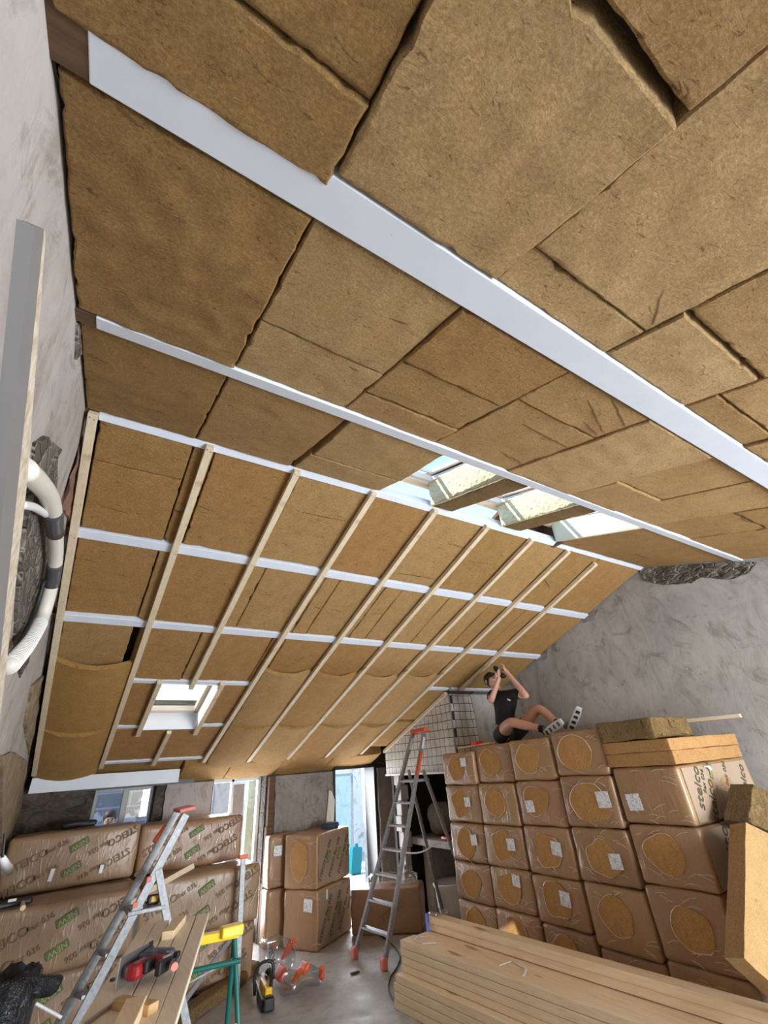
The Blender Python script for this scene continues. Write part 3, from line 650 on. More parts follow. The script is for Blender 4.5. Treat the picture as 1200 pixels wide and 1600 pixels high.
for ya in (Y0+.03, Y1-.03): bar(bm, PT('L', X0, ya, -.20), PT('L', X1, ya, -.20), .06, .06, nL, .004)
link('frame', bm, WOODX, e)
bm = bmesh.new(); bar(bm, PT('L', X0+.1, Y0+.09, -.185), PT('L', X1-.1, Y0+.09, -.185), .035, .03, nL, .006); link('handle_bar', bm, ALU, e)
bm = bmesh.new(); prism(bm, [PT('L', X0+.03, Y0+.04, -.24), PT('L', X1-.03, Y0+.04, -.24), PT('L', X1-.03, Y1-.04, -.24), PT('L', X0+.03, Y1-.04, -.24)], (0,0,.008)); link('pane', bm, GLASS, e)
for xa, wd in ((.74, .09), (.88, .11)):
    bm = bmesh.new(); a_ = PT('L', xa, Y0+.0015, -.07); box(bm, a_, (wd, .002, .03)); link('printed_label', bm, LABEL, e)

# ------------------------------------------------------------ wall patches
def patch(name, pts, m, parent, axis='x', amp=.03, out=-1, cuts=4):
    b = bmesh.new(); f = b.faces.new([b.verts.new(p) for p in pts]); bmesh.ops.triangulate(b, faces=[f])
    bmesh.ops.subdivide_edges(b, edges=b.edges, cuts=cuts, use_grid_fill=True)
    bmesh.ops.triangulate(b, faces=b.faces)
    for v in b.verts:
        q = v.co*11; d = (noise.noise(q)+.5*noise.noise(q*2.7)+.75)*amp
        if axis == 'x': v.co.x += d*out; v.co.y += noise.noise(q+Vector((5,5,5)))*.012; v.co.z += noise.noise(q+Vector((9,5,5)))*.012
        else: v.co.y += d*out
    ex = bmesh.ops.extrude_face_region(b, geom=list(b.faces)); vv = [v for v in ex['geom'] if isinstance(v, bmesh.types.BMVert)]
    bmesh.ops.translate(b, vec=(-out*.05, 0, 0) if axis == 'x' else (0, -out*.05, 0), verts=vv)
    o = link(name, b, m, parent); return o
def PXL(*pp): return [aX(x, y, XL+.001) for x, y in pp]
def PXR(*pp): return [aX(x, y, XR-.001) for x, y in pp]
patch('exposed_stone', PXL((0,612),(14,625),(26,660),(22,760),(30,840),(0,880)), STONE2, WALL_L, amp=.018, out=1)
patch('exposed_stone', PXL((52,690),(68,680),(86,700),(84,770),(86,850),(76,960),(52,1000),(30,1060),(20,1000),(28,860),(42,760)), STONE2, WALL_L, amp=.018, out=1)
patch('exposed_stone', PXL((118,505),(128,500),(130,545),(116,562)), STONE2, WALL_L, amp=.014, out=1)
patch('exposed_stone', PXL((78,60),(92,80),(104,150),(98,175),(84,110)), SOOT, WALL_L, amp=.01, out=1)
patch('exposed_brick', PXL((128,680),(132,720),(118,790),(104,810),(92,790),(112,740)), BRICKY, WALL_L, amp=.016, out=1)
patch('lumpy_mortar', PXL((72,1050),(62,1120),(44,1180),(36,1130),(48,1070)), FOAM, WALL_L, amp=.02, out=1)
patch('exposed_brick', PXL((40,1190),(30,1270),(8,1330),(0,1360),(0,1180),(20,1175)), FOAM, WALL_L, amp=.02, out=1)
patch('exposed_brick', PXL((45,1210),(60,1195),(40,1270),(14,1350),(4,1380),(10,1330),(32,1270)), BRICKY, WALL_L, amp=.016, out=1)
patch('exposed_stone', PXR((1000,886),(1060,884),(1145,878),(1182,879),(1172,896),(1140,906),(1095,902),(1080,912),(1040,914),(1005,908)), STONE2, WALL_R, amp=.02)
patch('beam_pocket', PXR((906,962),(936,952),(930,968),(912,974)), PL_D, WALL_R, amp=.006, cuts=2)
patch('beam_pocket', PXR((836,1024),(856,1014),(857,1028),(842,1033)), PL_D, WALL_R, amp=.006, cuts=2)
bm = bmesh.new(); bar(bm, aX(98, 1165, XL+.02), aX(6, 1350, XL+.02), .03, .02, Vector((1,0,0))); struct('trim_6', bm, GREYBAR)

# ------------------------------------------------------------ tiled hood and hearth
hx, hy0, hy1 = 4.40, 5.13, 6.90; hood = empty('tiled_hood', (hx+.5, 6, 1.76), 'tiled chimney hood with white mosaic and black joints beside the right wall', 'chimney hood')
def hz(y): return PT('L', 0, y, .045).z
bm = bmesh.new(); prism(bm, [(hx, hy0, 1.765), (hx, hy1, 1.765), (hx, hy1, hz(hy1)), (hx, hy0, hz(hy0))], (.06, 0, 0)); link('side_face', bm, TILE_S, hood)
bm = bmesh.new(); prism(bm, [(hx+.061, hy0, 1.765), (XR-.01, hy0, 1.765), (XR-.01, hy0, hz(hy0)), (hx+.061, hy0, hz(hy0))], (0, .06, 0)); link('front_face', bm, TILE_F, hood)
bm = bmesh.new(); prism(bm, [(4.86, hy0-.012, 1.77), (XR-.01, hy0-.012, 1.77), (XR-.01, hy0-.012, hz(hy0)), (4.80, hy0-.012, hz(hy0)), (4.84, hy0-.012, 2.4)], (0, .011, 0)); link('plastered_area', bm, PL_R, hood)
bm = bmesh.new(); bar(bm, (hx-.004, hy0-.004, 1.77), (hx-.004, hy0-.004, hz(hy0)), .014, .014); link('corner_strip', bm, GREYBAR, hood)
bm = bmesh.new(); bar(bm, (hx+.01, hy0+.02, 1.752), (hx+.01, hy1, 1.752), .06, .025); link('lower_rim', bm, WHITEPAINT, hood)
he = empty('hearth', (5.0, 6.0, 0), 'soot-blackened open hearth beneath the tiled hood', 'fireplace')
bm = bmesh.new(); box(bm, (5.38, 6.0, .87), (.05, 1.78, 1.75)); box(bm, (4.95, 6.93, .87), (.85, .06, 1.75)); link('soot_lining', bm, SOOT, he)
bm = bmesh.new()
for i in range(9):
    z = .2*i; box(bm, (4.60+.02*math.sin(i*2.1), 6.82, z+.1), (.13+.02*math.sin(i*3.7), .16, .198), bevel=.012)
link('masonry_jamb', bm, PL_R, he)
bm = bmesh.new(); box(bm, (5.02, 6.15, .88), (.70, 1.3, .09), bevel=.02); link('stone_shelf', bm, PL_D, he)
bm = bmesh.new(); box(bm, (5.1, 6.62, .42), (.5, .2, .84), bevel=.02); link('shelf_support', bm, PL_D, he)
bm = bmesh.new(); rbox(bm, (.34, .34, .40), .12, 6, .03, 3); bm.transform(Matrix.Translation((5.05, 6.45, 1.13))); o = link('sack', bm, PL_D, None, True); tag(o, 'dark crumpled sack on the stone shelf of the hearth', 'sack')
bm = bmesh.new(); rbox(bm, (.30, .18, .05), .022, 5, .01, 5); bm.transform(Matrix.Translation((4.86, 5.98, .95))); o = link('red_pouch', bm, REDP, None, True); tag(o, 'flat red pouch on the stone shelf of the hearth', 'pouch')
bm = bmesh.new()
pr = [(.0, .16), (.20, .17), (.25, .30), (.27, .50), (.30, .56), (.285, .57), (.25, .50), (.22, .32), (.0, .30)]
n = 28; rings = []
for r_, z in pr: rings.append([bm.verts.new((4.98+r_*math.cos(2*math.pi*k/n)*1., 6.25+r_*math.sin(2*math.pi*k/n)*.8, z-.15)) for k in range(n)] if r_ else [bm.verts.new((4.98, 6.25, z-.15))])
for A, B in zip(rings, rings[1:]):
    for k in range(n):
        a_ = [A[k % len(A)], A[(k+1) % len(A)], B[(k+1) % len(B)], B[k % len(B)]]; a_ = list(dict.fromkeys(a_))
        if len(a_) > 2: bm.faces.new(a_)
o = link('wash_basin', bm, WHITE, None, True); tag(o, 'pale basin sitting low in the dark hearth behind the stepladder', 'basin')

# ------------------------------------------------------------ bales
def irregular_disc(bm, c, u, v, ru, rv, nrm, th=.003, seed=0, n=26, k=0.12):
    vs_ = []
    for i in range(n):
        a = 2*math.pi*i/n; s = 1+noise.noise(Vector((math.cos(a)*1.3, math.sin(a)*1.3, seed*2.7)))*k*2
        vs_.append(c + u*ru*s*math.cos(a) + v*rv*s*math.sin(a))
    prism(bm, vs_, nrm*th)
    return vs_
def bale(cx, cy, cz, sx, sy, sz, label, group, m=WRAP, rot=0., end=None, lab=None, seed=0, tint=(1,1,1), disc=True, dr=(.155, .13)):
    """end: '-x' decorated end face"""
    e = empty('insulation_bale', (cx, cy, cz), label, 'bale', group, rot)
    bm = bmesh.new(); rbox(bm, (sx, sy, sz), .028, 9, .009, seed, .006); bm.transform(Matrix.Translation((0,0,sz/2)))
    o = link('bale_body', bm, m, e, True, local=True); o.color = (*tint, 1)
    if end == '-x':
        X_ = -sx/2-.006; u, v, nn = Vector((0,-1,0)), Vector((0,0,1)), Vector((-1,0,0)); H = sz
        rnd = random.Random(seed)
        if disc:
            c_ = Vector((X_, rnd.uniform(.0,.05), H*rnd.uniform(.46,.56)))
            bm = bmesh.new(); ring = irregular_disc(bm, c_, u, v, dr[0], min(dr[1], H*.38), nn, .005, seed)
            o = link('bare_board_patch', bm, INS_FACE, e, local=True); o['label'] = 'orange board showing through the hole in the film'; t_ = .92+.16*rnd.random(); o.color = (t_, t_*.93, t_*.80, 1)
            bm = bmesh.new(); k0 = rnd.randint(0, 20); tube(bm, [p_+nn*.006 for p_ in (ring+ring)[k0:k0+17]], .0022, 5); link('film_edge', bm, FILM, e, local=True)
        bm = bmesh.new()
        for q in range(14):
            y = rnd.uniform(-sy*.42, sy*.42); z = rnd.choice((rnd.uniform(.03,.11), rnd.uniform(H-.1,H-.03))); L_ = rnd.uniform(.05, .14); an = rnd.uniform(-.5, .5)
            P0 = Vector((X_-.003, y, z)); tube(bm, curve_pts([P0, P0+Vector((0, -L_*.5*math.cos(an), L_*.5*math.sin(an)+.008)), P0+Vector((0, -L_*math.cos(an), L_*math.sin(an)))], 3), [.001]+[.0018]*5+[.001], 4)
        link('film_crease', bm, FILM, e, local=True)
        if lab:
            ly, lz, ls = lab
            bm = bmesh.new(); box(bm, (X_-.009, -ly, lz), (.002, .105*ls, .10*ls), Matrix.Rotation(rnd.uniform(-.1,.1), 3, 'X')); link('paper_label', bm, LABEL, e, local=True)
    return e
def lettering(e, s, M, size, m=INK, name='printed_lettering'):
    b = text_bm(s, size, M); return link(name, b, m, e, False, local=True)
def face_M(org, u, v, ang=0.):
    """text plane with x along u and y along v, rotated by ang"""
    u, v = Vector(u), Vector(v); w_ = u.cross(v); R_ = Matrix((u, v, w_)).transposed().to_4x4()
    return Matrix.Translation(org) @ R_ @ Matrix.Rotation(ang, 4, 'Z')
def green_new(e, org, u, v, ang, s=1., rev=False):
    M = face_M(org, u, v, ang); b = bmesh.new(); box(b, (0,0,0), (.17*s, .062*s, .0012)); b.transform(M); link('green_tag', b, GREEN, e, local=True)
    M2 = face_M(Vector(org)+Vector(u).cross(Vector(v))*.0012, u, v, ang+(math.pi if rev else 0)); lettering(e, 'NEW', M2, .062*s, GREENT)
# right pile: five columns by depth, five rows
COLS = [(4.42, 4.99), (3.86, 4.41), (3.28, 3.83), (2.70, 3.25), (2.115, 2.675)]
ROWZ = [[.20, .56, .90, 1.26, 1.63, 1.97], [.19, .57, .91, 1.26, 1.64, 2.02], [.18, .55, .90, 1.28, 1.66, 2.03], [.17, .49, .91, 1.30, 1.69, 2.06], [.15, .53, .96, 1.345, 1.745]]
cname = ['farthest column', 'second column from the hood', 'middle column', 'fourth column', 'nearest column']
rname = ['bottom', 'second', 'third', 'fourth', 'top']
LABS = {(0,4):(.13,.23,.9),(0,3):(.10,.20,.9),(0,2):(.13,.21,.95),(1,2):(.12,.2,1),(2,3):(-.12,.16,1),(2,2):(.11,.22,1.05),(2,1):(.09,.21,1.05),(1,1):(.10,.25,.95),(2,0):(.10,.12,1.15),(3,3):(.16,.21,1.2),(3,2):(.12,.17,1.05),(4,3):(-.15,.15,1.15)}
for ci, (y0, y1) in enumerate(COLS):
    zs = ROWZ[ci]
    for ri in range(len(zs)-1):
        sd = ci*7+ri*3+1; rr = random.Random(sd)
        dx = rr.uniform(-.012, .012) + (.03 if (ci, ri) in ((1,4),) else 0)
        t = rr.uniform(.86, 1.05); h = zs[ri+1]-zs[ri]-.004
        top = ri == len(zs)-2
        lb = 'wrapped bale, %s in the %s of the big right stack' % ('topmost' if top else rname[ri]+' up' if ri else 'lowest', cname[ci])
        e = bale(4.03+.61+dx, (y0+y1)/2, zs[ri]+.002, 1.22, y1-y0, h, lb, 'wrapped bales in the big right stack', WRAP, 0, '-x', LABS.get((ci, ri)), sd, (t, t*rr.uniform(.93,1), t*rr.uniform(.86,.98)), disc=(ci, ri) not in ((4,3),), dr=(.19,.15) if (ci, ri) in ((3,3),(3,4)) else (.15,.13))
        if ci == 4:
            Y_ = -(y1-y0)/2-.008
            b = bmesh.new(); box(b, (0, Y_+.004, h/2), (1.12, .004, h*.9), bevel=.002); link('printed_sleeve', b, WRAP_S, e, local=True)
            if ri == 3:
                lettering(e, 'steico', face_M((-.40, Y_-.001, .24), (1,0,0), (0,0,1), 1.15), .13)
                lettering(e, 'flex 036', face_M((-.29, Y_-.001, .27), (1,0,0), (0,0,1), 1.15), .055)
                lettering(e, 'steico', face_M((-.25, Y_-.001, .14), (1,0,0), (0,0,1), 1.15), .13)
                green_new(e, (-.12, Y_-.001, .33), (1,0,0), (0,0,1), 1.15, .7); green_new(e, (.18, Y_-.001, .10), (1,0,0), (0,0,1), 1.15, .7)
                lettering(e, 'steico', face_M((.40, Y_-.001, .22), (1,0,0), (0,0,1), 1.15), .12)
                lettering(e, 'flex 036', face_M((.12, Y_-.001, .30), (1,0,0), (0,0,1), 1.15), .06)
                b = bmesh.new(); tube(b, curve_pts([(-.22, Y_-.01, .365), (-.17, Y_-.02, .36), (-.14, Y_-.015, .335)], 4), [.004]*4+[.012]*4+[.006], 8); link('loose_tape_end', b, WHITE, e, local=True)
            else:
                lettering(e, 'steico', face_M((-.28, Y_-.001, .20), (1,0,0), (0,0,1), 1.35), .14)
                green_new(e, (-.05, Y_-.001, .30), (1,0,0), (0,0,1), 1.3, .8); green_new(e, (.0, Y_-.001, .06), (1,0,0), (0,0,1), 1.3, .8)
                lettering(e, 'flex 036', face_M((.2, Y_-.001, .22), (1,0,0), (0,0,1), 1.35), .07)
# pallets under the pile
for i, y in enumerate((2.72, 3.95)):
    e = empty('pallet', (4.64, y, 0), 'wooden pallet under the %s half of the big right stack' % ('near', 'far')[i], 'pallet')
    for k in range(3):
        bm = bmesh.new(); box(bm, (4.64, y-.5+.5*k, .05), (1.2, .09, .1)); link('runner', bm, WOODX, e)
    bm = bmesh.new()
    for k in range(7): box(bm, (4.10+.18*k, y, .124), (.12, 1.15, .022))
    link('deck_boards', bm, WOODY, e)
# loose boards on the nearest column
def board(x0, x1, y0, y1, z0, z1, label, m=INS_FACE, tint=(1,1,1), seed=0, amp=.004, rot=0):
    b = bmesh.new(); rbox(b, (x1-x0, y1-y0, z1-z0), .008, 14, amp, seed); 
    if rot: b.transform(Matrix.Rotation(rot, 4, 'Z'))
    b.transform(Matrix.Translation(((x0+x1)/2, (y0+y1)/2, (z0+z1)/2)))
    o = link('loose_insulation_board', b, m, None, True); o.color = (*tint, 1); return tag(o, label, 'insulation board', 'loose boards on the right stack')
board(4.02, 5.20, 2.10, 2.69, 1.748, 1.845, 'lower of two smooth ochre boards on the nearest bale column', tint=(.86,.80,.74), seed=2)
board(4.02, 5.22, 2.10, 2.69, 1.847, 1.935, 'upper of two smooth ochre boards on the nearest bale column', tint=(.92,.86,.80), seed=3)
bm = bmesh.new(); rbox(bm, (.62, .52, .155), .015, 16, .010, 4); bm.transform(Matrix.Translation((4.32, 2.44, 2.017))); o = link('torn_insulation_block', bm, RAW, None, True); tag(o, 'rough torn wood fibre block topmost on the nearest bale column', 'insulation block')
bm = bmesh.new(); bar(bm, (5.15, 3.1, 2.085), (5.22, 1.99, 2.075), .045, .03); o = link('timber_offcut', bm, BATTEN); tag(o, 'thin pale batten lying behind the torn block against the right wall', 'batten')
bm = bmesh.new(); bar(bm, aX(720, 1166, 4.25)-Vector((0,0,.02)), aX(768, 1158, 4.25)-Vector((0,0,.02)), .10, .018)
o = link('timber_board', bm, WOODY); tag(o, 'flat pale board with red mark on the far end of the bale stack', 'board')
bm = bmesh.new(); a_ = aX(745, 1160, 4.21); box(bm, a_-Vector((0,0,.008)), (.12, .09, .03)); link('red_mark', bm, REDTAPE, o)

# leaning slabs at the right edge of the picture
def quad_slab(pts, th, m, amp, name, label, cat, tint=(1,1,1)):
    b = bmesh.new(); P4 = [Vector(p) for p in pts]; N = 16; g = []
    for i in range(N+1):
        g.append([b.verts.new(lerp(lerp(P4[0], P4[1], i/N), lerp(P4[3], P4[2], i/N), j/N) + noise.noise_vector(Vector((i*.9, j*.9, 3)))*amp) for j in range(N+1)])
    for i in range(N):
        for j in range(N): b.faces.new((g[i][j], g[i+1][j], g[i+1][j+1], g[i][j+1]))
    ex = bmesh.ops.extrude_face_region(b, geom=list(b.faces)); bmesh.ops.translate(b, vec=th, verts=[v for v in ex['geom'] if isinstance(v, bmesh.types.BMVert)])
    o = link(name, b, m, None, 'angle'); o.color = (*tint, 1); return tag(o, label, cat)
def lerp(a, b, t): return a + (b-a)*t
quad_slab([aY(1165,1285,1.8), aY(1290,1345,1.8), aY(1290,1615,1.8), aY(1163,1498,1.8)], (0, .11, -.02), INS_FACE, .003, 'standing_insulation_board', 'large tan board leaning at the right edge of the picture', 'insulation board', (.80,.83,.84))
quad_slab([aY(1176,1226,1.83), aY(1235,1250,1.83), aY(1235,1315,1.83), aY(1169,1284,1.83)], (0, .16, 0), RAW, .007, 'torn_insulation_block', 'torn ochre block above the large tan board at right', 'insulation block')
for k in range(2):
    bm = bmesh.new(); rbox(bm, (1.1, .34, .33), .028, 7, .006, 30+k); bm.transform(Matrix.Translation((4.75, 1.90, .17+.335*k))); o = link('insulation_bale', bm, WRAP, None, True)
    tag(o, ('lower', 'upper')[k] + ' shaded bale under the large tan board at the right edge', 'bale', 'bales at the right edge')

# left pile
def long_bale(x0, x1, yf, z0, z1, label, dep=.56, m=WRAP_L, tint=(1,1,1), seed=0, rows=2, ttape=()):
    W_, H = x1-x0, z1-z0
    e = empty('insulation_bale', ((x0+x1)/2, yf+dep/2, z0), label, 'bale', 'wrapped bales stacked at left')
    bm = bmesh.new(); rbox(bm, (W_, dep, H), .04, 12, .012, seed, .012); bm.transform(Matrix.Translation((0,0,H/2)))
    o = link('bale_body', bm, m, e, True, local=True); o.color = (*tint, 1)
    Y_ = -dep/2-.022; U, V = (1,0,0), (0,0,1); an = .42
    for r_ in range(rows):
        v0 = H*(.66-.42*r_) if rows == 2 else H*.5; du = -.04*r_
        def at(u, v): return (-W_/2+W_*u, Y_, v)
        lettering(e, 'STEICO', face_M(at(.17+du, v0-.05), U, V, an), .095, INKF); lettering(e, 'flex 036', face_M(at(.355+du, v0+.045), U, V, an), .062, INKF)
        green_new(e, at(.52+du*.5, v0+.04), U, V, an+.05, 1., True)
        lettering(e, 'flex 036', face_M(at(.68+du, v0-.01), U, V, an+math.pi), .062, INKF); lettering(e, 'STEICO', face_M(at(.86+du, v0+.07), U, V, an+math.pi), .09, INKF)
    for u, hh in ttape:
        b = bmesh.new(); box(b, (-W_/2+W_*u, Y_-.002, .08+hh/2), (.035, .003, hh), Matrix.Rotation(.12, 3, 'Y')); link('white_tape', b, WHITE, e, local=True)
    rnd = random.Random(seed); b = bmesh.new()
    for q in range(12):
        u = rnd.uniform(.3, .97); z = rnd.uniform(.03, H*.5); L_ = rnd.uniform(.06, .16); P0 = Vector((-W_/2+W_*u, Y_+.006, z)); an2 = rnd.uniform(1.0, 2.2)
        tube(b, [P0, P0+Vector((L_*.5*math.cos(an2), -.003, L_*.5*math.sin(an2))), P0+Vector((L_*math.cos(an2)+.01, 0, L_*math.sin(an2)))], [.001, .003, .001], 4)
    link('film_crease', b, FILM, e, local=True)
    return e
long_bale(-.30, .885, 6.62, 1.03, 1.505, 'upper left bale against the left wall with printed film', seed=1, ttape=((.36,.10),(.73,.07)))
long_bale(.90, 2.06, 6.66, 1.02, 1.475, 'upper bale right of the first in the left stack, with shiny creases', seed=2, tint=(1.02,.94,.92))
long_bale(-.30, .90, 6.02, .53, 1.02, 'front left bale in the second layer beneath the upper left bale', seed=3, tint=(.95,.95,.95))
long_bale(-.30, .90, 6.05, .03, .525, 'lowest front left bale behind the dark rubbish bag', seed=4, tint=(.9,.9,.9))
long_bale(.95, 2.20, 6.30, .50, 1.0, 'shiny film-wrapped bale behind the plank bench', seed=5, tint=(.95,.97,.95), dep=.5)
long_bale(.95, 2.18, 6.33, .02, .495, 'lowest bale behind the green trestle', seed=6, tint=(1.0,.93,.9), dep=.5)
for k in range(2):
    bm = bmesh.new(); rbox(bm, (1.18, .5, .49), .03, 6, .008, 40+k); bm.transform(Matrix.Translation((.3, 6.9, .27+.5*k))); o = link('insulation_bale', bm, WRAP_L, None, True)
    tag(o, 'hidden bale carrying the upper left bale, %s of two' % ('lower', 'upper')[k], 'bale', 'hidden bales at left')

# central bales standing on edge in front of the render
A = aZ(445, 1485, 0); B = aZ(495, 1490, 0); D = aZ(548, 1440, 0)
dirf = (B-A).normalized(); dirs = Vector((-dirf.y, dirf.x, 0))
if dirs.dot(D-B) < 0: dirs = -dirs
ang = math.atan2(dirs.y, dirs.x)
for k in range(2):
    off_ = dirf*(-.01 if k else .0); c_ = B - dirf*.265 + dirs*.43 + off_
    e = bale(c_.x, c_.y, .002+.578*k, .84, .52, .572, ('lower', 'upper')[k] + ' bale of the front pair standing in the middle of the room', 'bales standing in the middle', WRAP, ang, '-x', (.13, .43, 1.25) if not k else None, 60+k, (.98,.93,.86), disc=bool(k), dr=(.13,.22))
    Y_ = -.26-.012
    b = bmesh.new(); box(b, (0, Y_+.006, .286), (.78, .004, .50)); o = link('printed_sleeve', b, WRAP_S, e, local=True); o.color = (.8,.75,.7,1)
    for q in range(3):
        lettering(e, 'STEICO flex 036', face_M((-.24+.23*q, Y_, .28), (1,0,0), (0,0,1), 1.0), .07); 
        green_new(e, (-.15+.25*q, Y_, .30), (1,0,0), (0,0,1), 1.0, .8)
    if not k:
        b = bmesh.new(); box(b, (-.22, Y_-.002, .5), (.03, .003, .1)); link('white_tape', b, WHITE, e, local=True)
A2 = aZ(421, 1478, 0)
for k in range(2):
    bale(2.83, 7.235, .002+.578*k, .20, .48, .572, ('lower', 'upper')[k] + ' bale of the rear pair, half hidden behind the front pair', 'bales standing in the middle', WRAP, math.pi/2, '-x', (-.12, .40, 1.15) if k else None, 64+k, (.85,.80,.74), disc=False)
p = B - dirf*.20 + dirs*.55
bm = bmesh.new(); rbox(bm, (.26, .17, .07), .03, 6, .012, 8); bm.transform(Matrix.Translation((p.x+.05, p.y+.02, 1.19)) @ Matrix.Rotation(.5, 4, 'Z')); o = link('folded_cloth', bm, BLUEGREY, None, True); tag(o, 'folded dark blue cloth on top of the middle bales', 'cloth')
# broken slab leaning on the render
bm = bmesh.new(); prism(bm, [aY(508, 1290, 7.40), aY(520, 1290, 7.40), aY(522, 1250, 7.40), aY(517, 1236, 7.40), aY(513, 1235, 7.40)], (0, -.03, 0)); o = link('plaster_shard', bm, OUTW); tag(o, 'pointed pale plaster shard leaning left of the right doorway', 'shard')

# bale lying under the stepladder
e = empty('insulation_bale', (4.13, 6.62, 0), 'low wide bale lying on the floor behind the tall stepladder', 'bale', None, math.radians(-43))
bm = bmesh.new(); rbox(bm, (.95, .45, .46), .03, 10, .012, 71); bm.transform(Matrix.Translation((0,0,.232))); o = link('bale_body', bm, WRAP, e, True, local=True); o.color = (.8,.7,.62,1)
lettering(e, 'STEICO', face_M((.1, -.236, .24), (1,0,0), (0,0,1), .5), .11, INKF)
bm = bmesh.new(); rbox(bm, (.7, .36, .1), .045, 12, .045, 72); bm.transform(Matrix.Translation((4.22, 6.62, .51)) @ Matrix.Rotation(-.75, 4, 'Z')); o = link('plastic_sheet', bm, SHEET, None, True); tag(o, 'crumpled clear plastic sheet on the low bale behind the stepladder', 'plastic sheet')

# ------------------------------------------------------------ tall stepladder
lad = empty('stepladder', (3.7, 5.9, 0), 'tall aluminium stepladder with orange top and red feet in the middle', 'stepladder')
fA, fB = aZ(554, 1494, .02), aZ(600, 1512, .02)
tA, tB = aY(646, 1143, 5.80), aY(663, 1141, 5.50)
sd = (fB-fA).normalized()
for a_, b_ in ((fA, tA), (fB, tB)):
    bm = bmesh.new(); bar(bm, a_, b_, .028, .062, Vector((1,.3,0)), .003); link('front_rail', bm, ALU, lad)
# rear legs hinge at platform height
hA = lerp(fA, tA, .78); hB = lerp(fB, tB, .78)
rA = Vector((hA.x+1.02, hA.y+.02, .02)); rB = Vector((hB.x+1.12, hB.y+.05, .02))
rA = lerp(aX(635,1195,hA.x+.05), aZ(716, 1448, .02), 1.0); rB = aX(742, 1410, 4.0)
for a_, b_ in ((Vector((hA.x+.10, hA.y, hA.z+.02)), Vector((4.62, 6.02, .02))), (Vector((hB.x+.10, hB.y, hB.z+.02)), Vector((4.72, 5.42, .02)))):
    bm = bmesh.new(); bar(bm, a_, b_, .025, .045, Vector((1,.3,0)), .003); link('rear_leg', bm, ALU, lad)
zst = [.24, .48, .72, .96, 1.20, 1.44]
for z in zst:
    t = z/tA.z; a_, b_ = lerp(fA, tA, z/tA.z), lerp(fB, tB, z/tB.z)
    bm = bmesh.new(); bar(bm, a_+Vector((.01,0,0)), b_+Vector((.01,0,0)), .075, .022, Vector((0,0,1)), .003); link('step', bm, ALU, lad)
a_, b_ = lerp(fA, tA, 1.68/tA.z), lerp(fB, tB, 1.68/tB.z)
bm = bmesh.new(); bar(bm, a_+Vector((.10,0,0)), b_+Vector((.10,0,0)), .26, .03, Vector((0,0,1)), .004); link('platform', bm, ALU, lad)
bm = bmesh.new(); box(bm, (tA+tB)/2+Vector((0,0,.0)), (.07, (tA-tB).length+.10, .06), Matrix.Rotation(math.atan2((tB-tA).y, (tB-tA).x)+math.pi/2, 3, 'Z'), .015); o = link('top_cap', bm, ORANGE, lad); o['label'] = 'orange plastic top cap'
for f_ in (fA, fB, Vector((4.62, 6.02, .02)), Vector((4.72, 5.42, .02))):
    bm = bmesh.new(); box(bm, f_+Vector((.0,0,.03)), (.065, .085, .10), bevel=.015); o = link('rubber_foot', bm, PINKRED, lad)
bm = bmesh.new(); p0, p1 = lerp(fB, tB, .76), lerp(fB, tB, .88); bar(bm, p0+Vector((-.005,-.034,0)), p1+Vector((-.005,-.034,0)), .004, .045, Vector((1,.3,0))); bm.transform(Matrix.Translation((-.004,0,0))); o = link('warning_sticker', bm, ORANGE, lad); o['label'] = 'red warning sticker on the rail'
bm = bmesh.new(); p0, p1 = lerp(fA, tA, .90), lerp(fA, tA, .96); bar(bm, p0+Vector((-.005,-.034,0)), p1+Vector((-.005,-.034,0)), .004, .045, Vector((1,.3,0))); link('white_sticker', bm, WHITE, lad)
bm = bmesh.new(); p0, p1 = lerp(fB, tB, .90), lerp(fB, tB, .96); bar(bm, p0+Vector((-.005,-.034,0)), p1+Vector((-.005,-.034,0)), .004, .045, Vector((1,.3,0))); link('white_sticker', bm, WHITE, lad)
bm = bmesh.new(); p0 = lerp(fA, tA, .41); tube(bm, curve_pts([p0+Vector((.05,0,0)), p0+Vector((.4,-.2,-.06)), p0+Vector((.62,-.35,.02))], 6), .008, 8); link('spreader_strap', bm, WHITE, lad)

# ------------------------------------------------------------ small platform ladder at left
L2 = empty('stepladder', (.5, 4.8, 0), 'worn grey platform ladder at left with faded red top', 'stepladder')
def at48(px, py, y=4.8): return aY(px, py, y)
r1t, r1b = at48(277, 1268, 4.95), at48(78, 1625, 4.95); r2t, r2b = at48(291, 1272, 4.72), at48(104, 1628, 4.72)
for a_, b_ in ((r1t, r1b), (r2t, r2b)):
    d_ = (b_-a_).normalized(); b2 = a_ + d_*((a_.z-.02)/-d_.z)
    bm = bmesh.new(); bar(bm, a_, b2, .026, .06, Vector((1,0,.3)), .003); link('front_rail', bm, ALU, L2)
    bm = bmesh.new(); box(bm, b2+Vector((0,0,.03)), (.06,.06,.08), bevel=.01); link('rubber_foot', bm, PINKRED, L2)
for py in (1417, 1487, 1552, 1620):
    a_, b_ = aY(178+ (1440-py)*.56 + 12, py, 4.95), aY(193+(1440-py)*.56+8, py+4, 4.72)
    bm = bmesh.new(); bar(bm, a_, b_, .085, .022, Vector((0,0,1)), .003); link('step', bm, ALU, L2)
pl = at48(222, 1420); bm = bmesh.new(); box(bm, (pl.x+.02, 4.83, pl.z), (.26, .26, .028), bevel=.005); link('platform', bm, ALU, L2)
